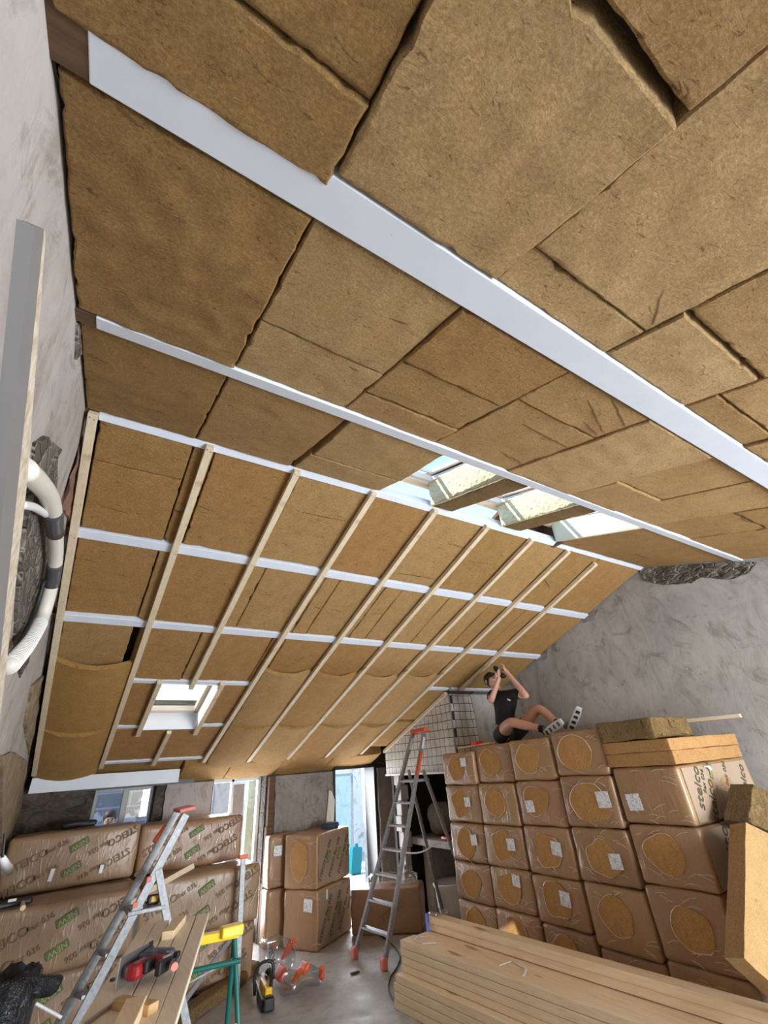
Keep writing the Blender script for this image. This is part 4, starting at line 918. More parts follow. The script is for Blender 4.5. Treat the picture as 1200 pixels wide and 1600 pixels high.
for y in (4.72, 4.95):
    a_ = aY(247, 1358, y); b_ = aY(266, 1462, y); d_ = (b_-a_).normalized(); b2 = a_+d_*((a_.z-.02)/-d_.z)
    bm = bmesh.new(); bar(bm, a_, b2, .035, .055, Vector((1,0,.3)), .004); link('rear_leg', bm, ALU, L2)
    bm = bmesh.new(); box(bm, b2+Vector((0,0,.03)), (.06,.06,.08), bevel=.01); link('rubber_foot', bm, PINKRED, L2)
bm = bmesh.new(); c_ = at48(288, 1264); box(bm, c_, (.13, .30, .03), Matrix.Rotation(-.12, 3, 'Y'), .01); o = link('top_cap', bm, PINKRED, L2)
bm = bmesh.new(); bar(bm, aY(242, 1318, 4.97), aY(262, 1290, 4.97), .06, .05, Vector((0,1,0)), .01); o = link('grip', bm, ORANGE, L2); o['label'] = 'orange plastic grip'
for q, px in enumerate(((233,1374),(211,1414))):
    bm = bmesh.new(); c_ = aY(*px, 4.69); box(bm, c_, (.035,.012,.035), bevel=.005); link('red_clip', bm, PINKRED, L2)
bm = bmesh.new(); bar(bm, aY(214, 1425, 4.84), aY(208, 1480, 4.84), .02, .006, Vector((0,1,0))); link('black_strap', bm, BLACK, L2)
tm = empty('tape_measure', (pl.x+.09, 4.74, pl.z+.014), 'small yellow and black tape measure on the left ladder platform', 'tape measure')
bm = bmesh.new(); c_ = Vector((pl.x+.07, 4.80, pl.z+.045)); box(bm, c_, (.085,.045,.06), bevel=.012); link('body', bm, BLACK, tm)
bm = bmesh.new(); box(bm, c_+Vector((.008,-.023,.005)), (.05,.005,.035), bevel=.002); link('side_plate', bm, YEL, tm)
bm = bmesh.new(); tube(bm, curve_pts([c_+Vector((-.04,0,-.02)), c_+Vector((-.07,-.01,-.0)), c_+Vector((-.10,0,-.02))], 4), .006, 6); link('strap', bm, BLACK, tm)

# ------------------------------------------------------------ green trestle, planks on it
tr = empty('trestle', (1.2, 5.0, 0), 'green folding trestle with yellow top bar under the planks', 'trestle')
zt_ = 1.15
yb0, yb1 = aZ(225, 1478, zt_), aZ(373, 1449, zt_)
bm = bmesh.new(); bar(bm, yb0+Vector((0,0,-.02)), yb1+Vector((0,0,-.02)), .05, .04, Vector((0,0,1)), .004); o = link('top_bar', bm, YPAINT, tr); o['label'] = 'yellow top bar'
bm = bmesh.new(); box(bm, yb1+Vector((-.04,-.0,-.005)), (.12,.07,.05), bevel=.008); link('end_stop', bm, YPAINT, tr)
yT = yb1.y; fr = .013
for s, q in ((-1, yb0), (1, yb1)):
    for dy in (-.34, .30):
        a_ = q + Vector((-.02*s, 0, -.04)); b_ = Vector((q.x+.06*s, q.y+dy, .01))
        bm = bmesh.new(); tube(bm, [a_, lerp(a_, b_, .5), b_], fr, 10); link('leg', bm, GRNP, tr)
for z, dy in ((1.02, -.045), (.72, -.13), (.52, -.19), (.25, -.27)):
    a_ = Vector((yb0.x, yb0.y+dy, z)); b_ = Vector((yb1.x+.01, yb1.y+dy, z)); bm = bmesh.new(); tube(bm, [a_, b_], fr*.95, 10); link('crossbar', bm, GRNP, tr)
bm = bmesh.new(); bar(bm, Vector((yb1.x-.01, yb1.y-.10, .80)), Vector((yb1.x+.0, yb1.y-.12, .35)), .022, .012, Vector((0,1,0))); link('hinge_stay', bm, YPAINT, tr)
bm = bmesh.new(); tube(bm, [Vector((yb1.x-.26, yb1.y-.02, .98)), Vector((yb1.x-.02, yb1.y-.02, 1.03))], .005, 8); link('locking_rod', bm, ALU, tr)
bm = bmesh.new(); box(bm, Vector((yb1.x+.01, yb1.y-.12, .76)), (.035,.035,.06), bevel=.006); link('height_clamp', bm, GRNP, tr)
t2 = empty('trestle', (.45, 1.95, 0), 'near trestle carrying the planks just below the picture edge', 'trestle')
bm = bmesh.new(); box(bm, (.36, 1.95, zt_-.02), (.44, .05, .04)); link('top_bar', bm, YPAINT, t2)
for x in (.17, .55):
    for dy in (-.25, .25):
        bm = bmesh.new(); tube(bm, [(x, 1.95, zt_-.04), (x, 1.95+dy, .0)], fr, 10); link('leg', bm, GRNP, t2)
# planks: far ends in a row, running towards the camera
fe0, fe1 = aZ(222, 1452, zt_), aZ(326, 1437, zt_); ne0, ne1 = aZ(128, 1605, zt_), aZ(276, 1604, zt_)
ln = ((ne0+ne1)/2-(fe0+fe1)/2).normalized()
cuts = [(0., .20, 1.75, -.05), (.20, .40, 1.78, -.02), (.42, .595, 1.8, .0), (.605, .795, 1.8, .0), (.805, .995, 1.8, .02)]
pn = ['leftmost', 'second from left', 'middle', 'fourth from left', 'rightmost']
for i, (u0, u1, L_, dz) in enumerate(cuts):
    c0 = lerp(fe0, fe1, (u0+u1)/2); c1 = lerp(ne0, ne1, (u0+u1)/2); d_ = (c1-c0).normalized(); st = c0 - d_*dz
    wd = (fe1-fe0).length*(u1-u0)*.99
    bm = bmesh.new(); bar(bm, st+Vector((0,0,.014)), st+d_*L_+Vector((0,0,.014)), wd*.95, .03, Vector((0,0,1)), .003)
    o = link('plank', bm, PALEW); tag(o, pn[i] + ' of the five pale planks laid across the trestles', 'plank', 'planks on the trestles')
zp = zt_+.025
c_ = aZ(280, 1447, zp+.02); bm = bmesh.new(); bar(bm, aZ(282, 1437, zp+.02), aZ(262, 1462, zp+.02), .06, .036, Vector((0,0,1)), .003); o = link('timber_offcut', bm, WOODY); tag(o, 'short timber offcut lying on the far end of the planks', 'offcut')
bm = bmesh.new(); bar(bm, aZ(212, 1569, zp+.022), aZ(178, 1640, zp+.022), .07, .04, Vector((0,0,1)), .003); o = link('timber_offcut', bm, WOODY); tag(o, 'pale square timber on the planks at the bottom edge', 'offcut')
bm = bmesh.new(); bar(bm, aZ(183, 1566, zp+.018), aZ(240, 1576, zp+.018), .045, .032, Vector((0,0,1)), .004); o = link('wood_scrap', bm, wood('reddish_offcut', (.60,.38,.18), (.45,.26,.11), (.4,.25,.15), 0)); tag(o, 'small reddish wood scrap in front of the red power tool', 'offcut')
bm = bmesh.new(); tube(bm, [aZ(180, 1566, zp+.012), aZ(130, 1602, zp+.012)], .007, 8); o = link('steel_rod', bm, STEEL); tag(o, 'thin shiny rod lying beside the pale square timber', 'rod')

# red cordless jigsaw on its side
c_ = aZ(228, 1545, zp)
js = empty('cordless_saw', (c_.x, c_.y, zp), 'red and grey cordless saw lying on its side on the planks', 'power tool')
u = Vector((.60, .80, 0)).normalized(); u = (aZ(290, 1480, zp)-aZ(205, 1560, zp)); u.z = 0; u.normalize()   # tool axis along the planks
# axes in picture: 'across' goes right, 'along' goes away from the camera
rt_ = (aZ(280, 1520, zp+.05)-aZ(205, 1520, zp+.05)); rt_.z = 0; rt_.normalize(); al_ = Vector((-rt_.y, rt_.x, 0)); UPV = Vector((0,0,1))
def jp(px, py, h): return aZ(px, py, zp+h)
def jrot(): return Matrix((rt_, al_, UPV)).transposed()
R_ = jrot()
org = jp(203, 1512, .055); JS = .72
def J(a, b, h): return org + rt_*(a*JS) + al_*(b*JS) + UPV*(h*JS)
bm = bmesh.new(); box(bm, J(0, .02, .0), (0.0043, 0.1728, 0.1008), R_, 0.0013); link('base_plate', bm, STEEL, js)
bm = bmesh.new(); box(bm, J(.055, .10, .005), (0.0720, 0.0720, 0.0648), R_, 0.0121); box(bm, J(.11, .13, .01), (0.1080, 0.0468, 0.0540), R_, 0.0101); box(bm, J(.02, -.04, 0), (0.0252, 0.0360, 0.0360), R_, 0.0040); box(bm, J(.02, .13, .03), (0.0216, 0.0360, 0.0360), R_, 0.0034); link('gearbox', bm, mat('dark_grey_plastic', (.06,.065,.08), .4), js)
bm = bmesh.new(); box(bm, J(.075, -.02, .0), (0.0612, 0.1080, 0.0540), R_, 0.0188); box(bm, J(.13, .055, .01), (0.0936, 0.0360, 0.0432), R_, 0.0134); link('motor_housing', bm, REDP, js)
bm = bmesh.new(); box(bm, J(.125, .00, .012), (0.0216, 0.0648, 0.0432), R_, 0.0081); box(bm, J(.20, .02, .0), (0.0252, 0.0720, 0.0468), R_, 0.0067); box(bm, J(.19, .155, .012), (0.0360, 0.0252, 0.0216), R_, 0.0054); link('grip', bm, BLACK, js)
bm = bmesh.new(); tube(bm, [J(.19, .06, .05), J(.235, .055, .05), J(.24, .02, .05), J(.23, -.03, .05)], .004, 8); link('hex_key', bm, STEEL, js)
bm = bmesh.new(); tube(bm, [J(.225, .12, .0), J(.27, .03, .0)], [.010,.013], 10); link('dust_outlet', bm, BLACK, js)
bm = bmesh.new(); tube(bm, [J(.265, .03, .0), J(.285, .01, .0)], [.014,.014], 10); link('red_nozzle', bm, PINKRED, js)
bm = bmesh.new(); box(bm, J(-.002, -.13, -.01), (0.0144, 0.0144, 0.0086), R_); box(bm, J(.012, .15, .05), (0.0086, 0.0216, 0.0360), R_, 0.0020); link('blade_clamp', bm, BLACK, js)

# upright aluminium posts leaning on the bales
e = empty('aluminium_straightedge', aZ(375, 1530, 0), 'grey aluminium straightedge with orange end leaning on the left bales', 'straightedge')
tp, m_ = aY(380, 1340, 6.16), aY(372, 1500, 6.10); bt = tp + (m_-tp)*((tp.z-.005)/(tp.z-m_.z))
bm = bmesh.new(); bar(bm, bt, tp, .055, .025, Vector((0,1,0)), .003); link('bar', bm, ALU, e)
bm = bmesh.new(); box(bm, tp+Vector((0,0,.01)), (.10,.04,.04), bevel=.008); o = link('end_cap', bm, ORANGE, e); o['label'] = 'orange end cap'
t1_, t0_ = aY(362, 1465, 5.75), aY(290, 1562, 5.3); t0_ = t1_ + (t0_-t1_)*((t1_.z-.01)/(t1_.z-t0_.z))
bm = bmesh.new(); bar(bm, t0_, t1_, .04, .018, Vector((0,1,0)), .003); o = link('aluminium_bar', bm, ALU); tag(o, 'slanting aluminium bar behind the green trestle', 'bar')
bm = bmesh.new(); bar(bm, aY(232, 1392, 6.25)+Vector((0,0,0)), aY(303, 1352, 6.25), .05, .03, Vector((0,1,0)), .003); bm.transform(Matrix.Translation((0,-.0,0.0))); o = link('timber_offcut', bm, BATTEN); tag(o, 'short pale timber on the ledge of the left bales', 'offcut')
bm = bmesh.new(); rbox(bm, (1.25, .16, .10), .03, 12, .02, 77); d_ = aZ(398, 1510, .05)-aZ(290, 1590, .05); bm.transform(Matrix.Translation((aZ(345, 1548, .05)+Vector((0,0,.0)))) @ Matrix.Rotation(math.atan2(d_.y, d_.x), 4, 'Z')); o = link('insulation_offcut', bm, RAW, None, True); tag(o, 'long torn strip of insulation on the floor behind the green trestle', 'insulation offcut')

# hammer tacker on the ledge, dark items
ht = empty('hammer', aZ(28, 1418, 1.03), 'dark headed hammer lying on the ledge of the left bales', 'hammer')
c_ = aZ(22, 1412, 1.06); bm = bmesh.new(); bar(bm, c_+Vector((-.16,-.02,0)), c_+Vector((.13,.05,.0)), .07, .05, Vector((0,0,1)), .02); link('head', bm, BLACK, ht)
bm = bmesh.new(); tube(bm, [c_+Vector((.06,-.02,0)), c_+Vector((.075,-.20,-.012))], [.014, .02], 10); link('handle', bm, WOODY, ht)
bm = bmesh.new(); box(bm, c_+Vector((-.02,-.02,.03)), (.06,.03,.02), bevel=.004); link('white_sticker', bm, WHITE, ht)
bm = bmesh.new(); rbox(bm, (.34, .16, .06), .028, 8, .02, 14); bm.transform(Matrix.Translation((.28, 6.95, 1.545))); o = link('plastic_bag', bm, BLACK, None, True); tag(o, 'crumpled black plastic on top of the upper left bale', 'bag')
bm = bmesh.new(); c_ = aZ(40, 1585, .9)
# black rubbish bag on a bin
e = empty('rubbish_bin', (.02, 4.0, 0), 'black rubbish bag draped over a bin in the lower left corner', 'bin')
bm = bmesh.new(); cx_, cy_ = .0, 3.62; zc = aY(45, 1527, 3.45).z/.87
n = 30; prof = [(.0,.01),(.11,.01),(.125,.3),(.13,.55),(.135,.74),(.14,.80),(.135,.85),(.12,.87),(.08,.85),(.04,.80),(.0,.79)]; rings = []
for r_, z in prof:
    rings.append([bm.verts.new((cx_+r_*math.cos(2*math.pi*k/n)*(1+.10*noise.noise(Vector((k*.9, z*5, 1)))), cy_+r_*math.sin(2*math.pi*k/n)*(1+.10*noise.noise(Vector((k*.9, z*5, 2)))), z*zc+.03*noise.noise(Vector((k*.7, r_*9, 3))))) for k in range(n)])
for A_, B_ in zip(rings, rings[1:]):
    for k in range(n): bm.faces.new((A_[k], A_[(k+1)%n], B_[(k+1)%n], B_[k]))
bmesh.ops.remove_doubles(bm, verts=bm.verts, dist=1e-5)
BAG = mat('black_polythene', (.012,.013,.016), .28); q_ = NB(BAG); q_.bump(q_.noise(9, 5, .65, None, 1.2), .9, .05)
link('bag', bm, BAG, e, True)
bm = bmesh.new(); rbox(bm, (.17, .05, .10), .022, 10, .028, 12); bm.transform(Matrix.Translation((cx_+.13, cy_-.05, .83*zc)) @ Matrix.Rotation(.35, 4, 'Y')); link('bag_flap', bm, BAG, e, True)
bm = bmesh.new(); tube(bm, [aY(56, 1568, 4.2), aY(96, 1590, 4.2)], .008, 8); o = link('white_stick', bm, WHITE); tag(o, 'thin white stick poking out behind the black rubbish bag', 'stick')
fl = empty('work_lamp', aX(8, 1352, -.2), 'small clear plastic lamp hanging at the far left edge', 'lamp')
bm = bmesh.new(); a_, b_ = aX(4, 1340, -.16), aX(11, 1358, -.16); tube(bm, [a_, lerp(a_, b_, .5), b_], [.012, .02, .03], 14); link('shade', bm, WHITE, fl, True)
bm = bmesh.new(); tube(bm, [a_+Vector((-.02,0,.10)), a_], .006, 8); link('cord', bm, CABLE, fl)

# ------------------------------------------------------------ profile and ducts on the left wall
e = empty('steel_door_post', aX(0, 1180, -.2), 'tall grey metal post with worn edge leaning on the left wall', 'post')
xp_ = -.20
def post_q(px, py): return aX(px, py, xp_)
gl, gr, wr = (post_q(54, 354), post_q(8, 750)), (post_q(69, 358), post_q(29, 750)), (post_q(71.5, 368), post_q(43, 750))
def ext(p_, floor_z=.02):
    d_ = (p_[1]-p_[0]).normalized(); return p_[0] + d_*((p_[0].z-floor_z)/-d_.z)
L_ = 5.0
def far(p_): return p_[0] + (gr[1]-gr[0]).normalized()*L_
wd_g = (gr[0]-gl[0]).length
bm = bmesh.new(); prism(bm, [gl[0], gr[0], gr[1], far(gr), far(gr)+(gl[0]-gr[0])*1.6, gl[1]], (-.02, 0, 0)); link('metal_face', bm, GREYBAR, e)
bm = bmesh.new(); prism(bm, [gr[0]+Vector((0,.001,0)), wr[0], wr[1], far(gr)+(wr[1]-gr[1]), far(gr), gr[1]], (-.03, 0, 0)); o = link('worn_edge', bm, WORN, e); o['label'] = 'worn timber edge'
e = empty('cable_duct', aX(80, 900, XL+.05), 'thick cream cable duct bound with grey tape on the left wall', 'duct')
P_ = [aX(x, y, XL+.07) for x, y in ((36,732),(58,752),(76,775),(84,806),(87,850),(86,880),(80,915),(66,965),(44,1005),(14,1042))]
cp = curve_pts(P_, 5); bm = bmesh.new(); tube(bm, cp, .033, 16); link('duct_tube', bm, DUCT, e, True)
bm = bmesh.new()
for k in range(36, 45, 1):
    c_ = cp[k]; t_ = (cp[min(k+1, len(cp)-1)]-cp[k-1]).normalized()
    for f_ in (0, .33, .66): cc = c_ + (cp[min(k+1, len(cp)-1)]-c_)*f_; tube(bm, [cc-t_*.002, cc+t_*.002], .036, 16)
link('corrugation', bm, WHITE, e)
for k0, k1 in ((14, 18), (25, 30)):
    bm = bmesh.new(); tube(bm, cp[k0:k1+1], .036, 16); link('grey_tape', bm, TAPE, e, True)
bm = bmesh.new(); tube(bm, curve_pts([aX(x, y, XL+.05) for x, y in ((30,788),(52,792),(66,800),(76,806))], 5), .015, 12); o = link('white_duct', bm, WHITE, None, True); tag(o, 'thin white duct joining the thick cream duct on the left wall', 'duct')
bm = bmesh.new(); tube(bm, curve_pts([aX(x, y, XL+.04) for x, y in ((70,905),(56,950),(38,990),(16,1022),(0,1040))], 5), .010, 10); o = link('black_cable', bm, CABLE, None, True); tag(o, 'black cable running beside the cream duct on the left wall', 'cable')

# ------------------------------------------------------------ timber stack at lower right
def stack(label_fmt, n_layers, x_left, wdt, yfar, ynear, z0, th, names, dx=0., tilt=0., nper=1):
    for l in range(n_layers):
        for k in range(nper):
            wd = wdt/nper; xf = x_left + wd*(k+.5) + random.uniform(-.012, .012); j = random.uniform(-.02, .03)
            a_ = Vector((xf, yfar+j, z0+th*(l+.5))); b_ = Vector((xf+tilt, ynear, z0+th*(l+.5)))
            bm = bmesh.new(); bar(bm, a_, b_, wd-.004, th-.003, Vector((0,0,1)), .003)
            o = link('timber_plank', bm, WOODY); tag(o, label_fmt % names(l, k), 'plank', 'timber stacked on the floor at lower right')
ordn = ['lowest', 'second', 'third', 'fourth', 'fifth', 'sixth', 'seventh', 'eighth']
kn = ['outer', 'middle', 'inner']
q = aZ(628, 1463, .45)
stack('%s plank of the lower tier in the timber stack', 4, 2.98, .62, 4.76, 1.2, .0, .058, lambda l, k: ordn[l] + ' ' + kn[k], tilt=.30, nper=3)
stack('%s plank of the upper tier in the timber stack', 4, 3.06, .56, 4.74, 1.2, .232, .055, lambda l, k: ordn[l] + ' ' + kn[k], tilt=.32, nper=3)
stack('%s plank of the narrow row on top of the timber stack', 2, 3.40, .12, 4.72, 1.1, .455, .058, lambda l, k: ordn[l], tilt=.26)
def strap(pts, label):
    bm = bmesh.new(); P2 = [Vector(p) for p in pts]
    for a_, b_ in zip(P2, P2[1:]): bar(bm, a_, b_, .014, .003, Vector((0,0,1)))
    o = link('packing_strap', bm, WHITE); tag(o, label, 'strap')
zt2 = .456
strap([aZ(682, 1473, zt2), aZ(661, 1474, zt2), aZ(647, 1469, zt2), aZ(652, 1462, zt2), aZ(668, 1464, zt2)], 'bent white packing strap on the far end of the timber stack')
strap([aZ(780, 1508, zt2), aZ(800, 1501, zt2), aZ(822, 1514, zt2), aZ(818, 1525, zt2)], 'bent white packing strap in the middle of the timber stack')
e = empty('glove_pack', aZ(672, 1436, .575), 'blue and clear plastic pack on the end of the narrow timber row', 'pack')
bm = bmesh.new(); a_ = Vector((3.42, 4.70, .574)); box(bm, a_+Vector((.0,.02,-.06)), (.10,.012,.14), bevel=.003); link('blue_card', bm, mat('blue_card', (.12,.16,.5), .5), e)
bm = bmesh.new(); rbox(bm, (.16,.12,.035), .015, 6, .01, 5); bm.transform(Matrix.Translation(a_+Vector((.03,-.09,.022)))); link('clear_bag', bm, SHEET, e, True)
bt_ = aZ(1192, 1590, .575)
e = empty('battery_box', bt_, 'black and yellow tool box corner at the bottom right of the picture', 'tool box')
bm = bmesh.new(); box(bm, bt_+Vector((.06,-.12,.03)), (.16,.16,.06), Matrix.Rotation(.3,3,'Z'), .012); link('body', bm, BLACK, e)
bm = bmesh.new(); box(bm, bt_+Vector((.06,-.12,.062)), (.09,.12,.006), Matrix.Rotation(.3,3,'Z'), .002); link('yellow_plate', bm, YEL, e)

# ------------------------------------------------------------ floor items
cs = empty('chainsaw', aZ(410, 1575, 0), 'small yellow and black cordless chainsaw on the concrete floor', 'chainsaw')
o0 = aZ(418, 1580, 0); ax_ = (aZ(398, 1530, 0)-aZ(420, 1585, 0)); ax_.z = 0; ax_.normalize(); sx_ = Vector((ax_.y, -ax_.x, 0)); 
def K(a, s, h): return o0 + ax_*a + sx_*s + Vector((0,0,h))
RK = Matrix((sx_, ax_, Vector((0,0,1)))).transposed()
bm = bmesh.new(); box(bm, K(.16, 0, .10), (.085, .26, .13), RK, .025); box(bm, K(.02, 0, .11), (.07,.08,.10), RK, .015); link('housing', bm, YEL, cs)
bm = bmesh.new(); box(bm, K(.12, -.05, .05), (.03,.30,.09), RK, .01); box(bm, K(-.01, 0, .055), (.10,.12,.09), RK, .015); box(bm, K(.20, .03, .17), (.06,.10,.05), RK, .012); link('lower_cover', bm, BLACK, cs)
bm = bmesh.new(); tube(bm, curve_pts([K(.22, -.09, .06), K(.22, -.10, .2), K(.21, -.04, .28), K(.20, .06, .27), K(.19, .08, .15)], 6), .014, 10); link('front_handle', bm, BLACK, cs, True)
bm = bmesh.new(); tube(bm, curve_pts([K(.26, .02, .19), K(.16, .03, .235), K(.05, .03, .20), K(.0, .02, .14)], 6), .017, 10); link('rear_handle', bm, BLACK, cs, True)
bm = bmesh.new(); box(bm, K(-.015, 0, .108), (.05,.05,.012), RK, .003); link('battery_button', bm, BLACK, cs)
bm = bmesh.new(); box(bm, K(.44, -.04, .05), (.006,.32,.06), RK, .002); link('guide_bar', bm, STEEL, cs)
bm = bmesh.new(); box(bm, K(-.06, 0, .05), (.05,.012,.03), RK, .003); link('yellow_latch', bm, YEL, cs)
def plastic(px, py, size, seed, label, rot=0., orange=()):
    c_ = aZ(px, py, 0); e = empty('plastic_bag', c_, label, 'plastic bag')
    bm = bmesh.new(); rbox(bm, size, min(size)*.42, 12, min(size)*.28, seed); bm.transform(Matrix.Translation((c_.x, c_.y, size[2]*.62)) @ Matrix.Rotation(rot, 4, 'Z')); link('film', bm, SHEET, e, True)
    for i, (dx, dy, dz, s1, s2, s3) in enumerate(orange):
        bm = bmesh.new(); rbox(bm, (s1, s2, s3), min(s1,s2,s3)*.35, 6, .012, seed+i); bm.transform(Matrix.Translation((c_.x+dx, c_.y+dy, dz)) @ Matrix.Rotation(.6+i, 4, 'Z') @ Matrix.Rotation(.6, 4, 'X')); o = link('orange_wrapper', bm, ORANGE, e, True)
    return e
e = plastic(432, 1530, (.36, .30, .30), 21, 'large crumpled clear plastic bag with orange wrapper on the floor', .4, ((.12,-.02,.22,.14,.03,.16), (-.04,-.20,.10,.16,.04,.12)))
lettering(e, 'NEW', Matrix.Translation((-.13,-.17,.24)) @ Matrix.Rotation(1.2, 4, 'Y') @ Matrix.Rotation(math.pi/2, 4, 'X'), .07, BLACK)
plastic(472, 1548, (.44, .24, .14), 25, 'flat crumpled clear plastic bag with orange strips on the floor', .3, ((-.06,.0,.12,.10,.04,.12), (.03,.03,.15,.14,.05,.10), (.21,.0,.08,.05,.08,.09)))
bm = bmesh.new(); tube(bm, curve_pts([aZ(x, y, .012) for x, y in ((530,1449),(560,1447),(588,1458),(612,1475),(624,1492),(622,1508),(610,1528),(608,1548),(622,1570),(650,1588),(700,1608))], 8), .008, 8); o = link('power_cable', bm, CABLE, None, True); tag(o, 'black power cable winding over the floor past the stepladder foot', 'cable')
bm = bmesh.new(); rbox(bm, (.10,.04,.012), .005, 4, .01, 3); bm.transform(Matrix.Translation(aZ(555, 1520, .008))); o = link('wood_chip', bm, OLDWOOD); tag(o, 'small brown wood chip on the floor left of the ladder foot', 'wood chip')
rnd = random.Random(5)
for i, (px, py, s, lb) in enumerate(((300, 1585, .10, 'pale wood offcut on the floor under the trestle'), (318, 1578, .07, 'small pale chip on the floor under the trestle'), (556, 1412, .16, 'crumpled white plastic by the right doorway threshold'), (412, 1290+190, .05, 'tiny pale chip by the middle bales'))):
    c_ = aZ(px, py, .015); bm = bmesh.new(); rbox(bm, (s, s*.5, .03), .012, 5, .012, i); bm.transform(Matrix.Translation(c_) @ Matrix.Rotation(rnd.uniform(0,3), 4, 'Z')); o = link('floor_scrap', bm, [WOODX, WOODX, WHITE, WOODX][i]); tag(o, lb, 'scrap')

# ------------------------------------------------------------ people
def skin_mat(name, c):
    m = mat(name, c, .5, 0, Subsurface_Weight=.08); return m
SKIN = skin_mat('skin', (.58, .33, .24)); HAIR = mat('dark_hair', (.02,.014,.01), .6); SHIRT = mat('black_cotton', (.012,.012,.014), .9); SHORTS = mat('charcoal_cotton', (.03,.032,.036), .9)
SOCK = mat('black_sock', (.01,.01,.012), .9); SHOEG = mat('grey_shoe_mesh', (.12,.13,.15), .6)
def skinned(name, nodes, edges, m, parent, lvl=2, root=0):
    """nodes: [(pos, rx, ry)] grown with a Skin modifier and baked to a mesh"""
    me = bpy.data.meshes.new(name); me.from_pydata([tuple(n_[0]) for n_ in nodes], edges, [])
    o = bpy.data.objects.new(name, me); C.objects.link(o)
    sm = o.modifiers.new('skin', 'SKIN'); sm.use_smooth_shade = True; sub = o.modifiers.new('sub', 'SUBSURF'); sub.levels = lvl; sub.render_levels = lvl
    for i, n_ in enumerate(nodes): d_ = me.skin_vertices[0].data[i]; d_.radius = (n_[1], n_[2]); d_.use_root = (i == root)
    dg = bpy.context.evaluated_depsgraph_get(); dg.update(); m2 = bpy.data.meshes.new_from_object(o.evaluated_get(dg)); bpy.data.objects.remove(o); bpy.data.meshes.remove(me)
    b = bmesh.new(); b.from_mesh(m2); bpy.data.meshes.remove(m2); return link(name, b, m, parent, True)
V = Vector
hip = V((4.55, 4.19, 2.13)); chest = V((4.56, 4.22, 2.42)); neckb = V((4.56, 4.24, 2.60))
H_R = aX(762, 1062, 4.60)     # head centre
per = empty('person', (hip.x, hip.y, 2.04), 'person in black T-shirt and dark shorts sitting on the bales screwing a batten overhead', 'person')
shR, shL = aX(768, 1084, 4.50), aX(806, 1083, 4.50)      # his right (left in picture), his left
elR, elL = aX(767, 1096, 4.28), aX(824, 1089, 4.42)
haR, haL = aX(781, 1056, 4.42), aX(789, 1047, 4.45)
knN, anN = aX(798, 1128, 4.20), aX(850, 1140, 4.24)
knF, anF = aX(842, 1106, 4.55), aX(871, 1130, 4.50)
hipN, hipF = aX(782, 1149, 4.44), aX(803, 1150, 4.62)
head = aX(769, 1064, 4.55); neck = aX(778, 1079, 4.55); pel = aX(790, 1151, 4.56); mid = aX(788, 1118, 4.56); ch = aX(786, 1095, 4.56)
nodes = [(pel, .13, .11), (mid, .12, .095), (ch, .15, .10), (neck, .05, .052), (lerp(neck, head, .55), .052, .055), (head, .083, .09), (head+V((-.0,-.02,.075)), .062, .07),
  (shR, .055, .052), (elR, .042, .042), (lerp(elR, haR, .8), .030, .028), (haR, .026, .034),
  (shL, .055, .052), (elL, .042, .042), (lerp(elL, haL, .8), .030, .028), (haL, .026, .034),
  (hipN, .085, .085), (lerp(hipN, knN, .5), .078, .078), (knN, .056, .056), (lerp(knN, anN, .35), .056, .054), (anN, .034, .034),
  (hipF, .085, .085), (lerp(hipF, knF, .5), .078, .078), (knF, .056, .056), (lerp(knF, anF, .35), .055, .053), (anF, .034, .034)]
edges = [(0,1),(1,2),(2,3),(3,4),(4,5),(5,6),(2,7),(7,8),(8,9),(9,10),(2,11),(11,12),(12,13),(13,14),(0,15),(15,16),(16,17),(17,18),(18,19),(0,20),(20,21),(21,22),(22,23),(23,24)]
# fingers rooted in each palm, reaching up round the tool
def fingers(base_i, palm, up_, side, curl):
    for k in range(4):
        L_ = (.030, .034, .032, .026)[k]; r0 = palm + side*(.026-.0175*k) + up_*.022
        i0 = len(nodes); nodes.append((r0, .0095, .0095)); nodes.append((r0+up_*L_, .0085, .0085)); nodes.append((r0+up_*L_*1.7+curl*.018, .0075, .0075)); nodes.append((r0+up_*L_*1.9+curl*.040, .007, .007))
        edges.extend([(base_i, i0), (i0, i0+1), (i0+1, i0+2), (i0+2, i0+3)])
    i0 = len(nodes); r0 = palm + side*.034 - up_*.01; nodes.append((r0, .011, .011)); nodes.append((r0+side*.022+up_*.02, .0095, .0095)); nodes.append((r0+side*.024+up_*.046+curl*.01, .0085, .0085)); edges.extend([(base_i, i0), (i0, i0+1), (i0+1, i0+2)])
fingers(10, haR, V((0,-.1,1)).normalized(), V((-.8,.3,0)).normalized(), V((.5,-.6,.2)).normalized())
fingers(14, haL, V((.1,.2,1)).normalized(), V((-.7,-.5,0)).normalized(), V((-.2,.9,.1)).normalized())
body = skinned('body', nodes, edges, SKIN, per)
skinned('t_shirt', [(pel+V((0,0,.03)), .138, .118), (mid, .128, .105), (ch, .160, .112), (lerp(ch, neck, .62), .085, .072), (shR, .066, .062), (lerp(shR, elR, .6), .060, .058), (shL, .066, .062), (lerp(shL, elL, .55), .060, .058)],
        [(0,1),(1,2),(2,3),(2,4),(4,5),(2,6),(6,7)], SHIRT, per)
skinned('shorts', [(pel+V((0,0,.02)), .132, .112), (hipN, .098, .094), (lerp(hipN, knN, .55), .094, .092), (hipF, .098, .094), (lerp(hipF, knF, .6), .094, .092)], [(0,1),(1,2),(0,3),(3,4)], SHORTS, per)
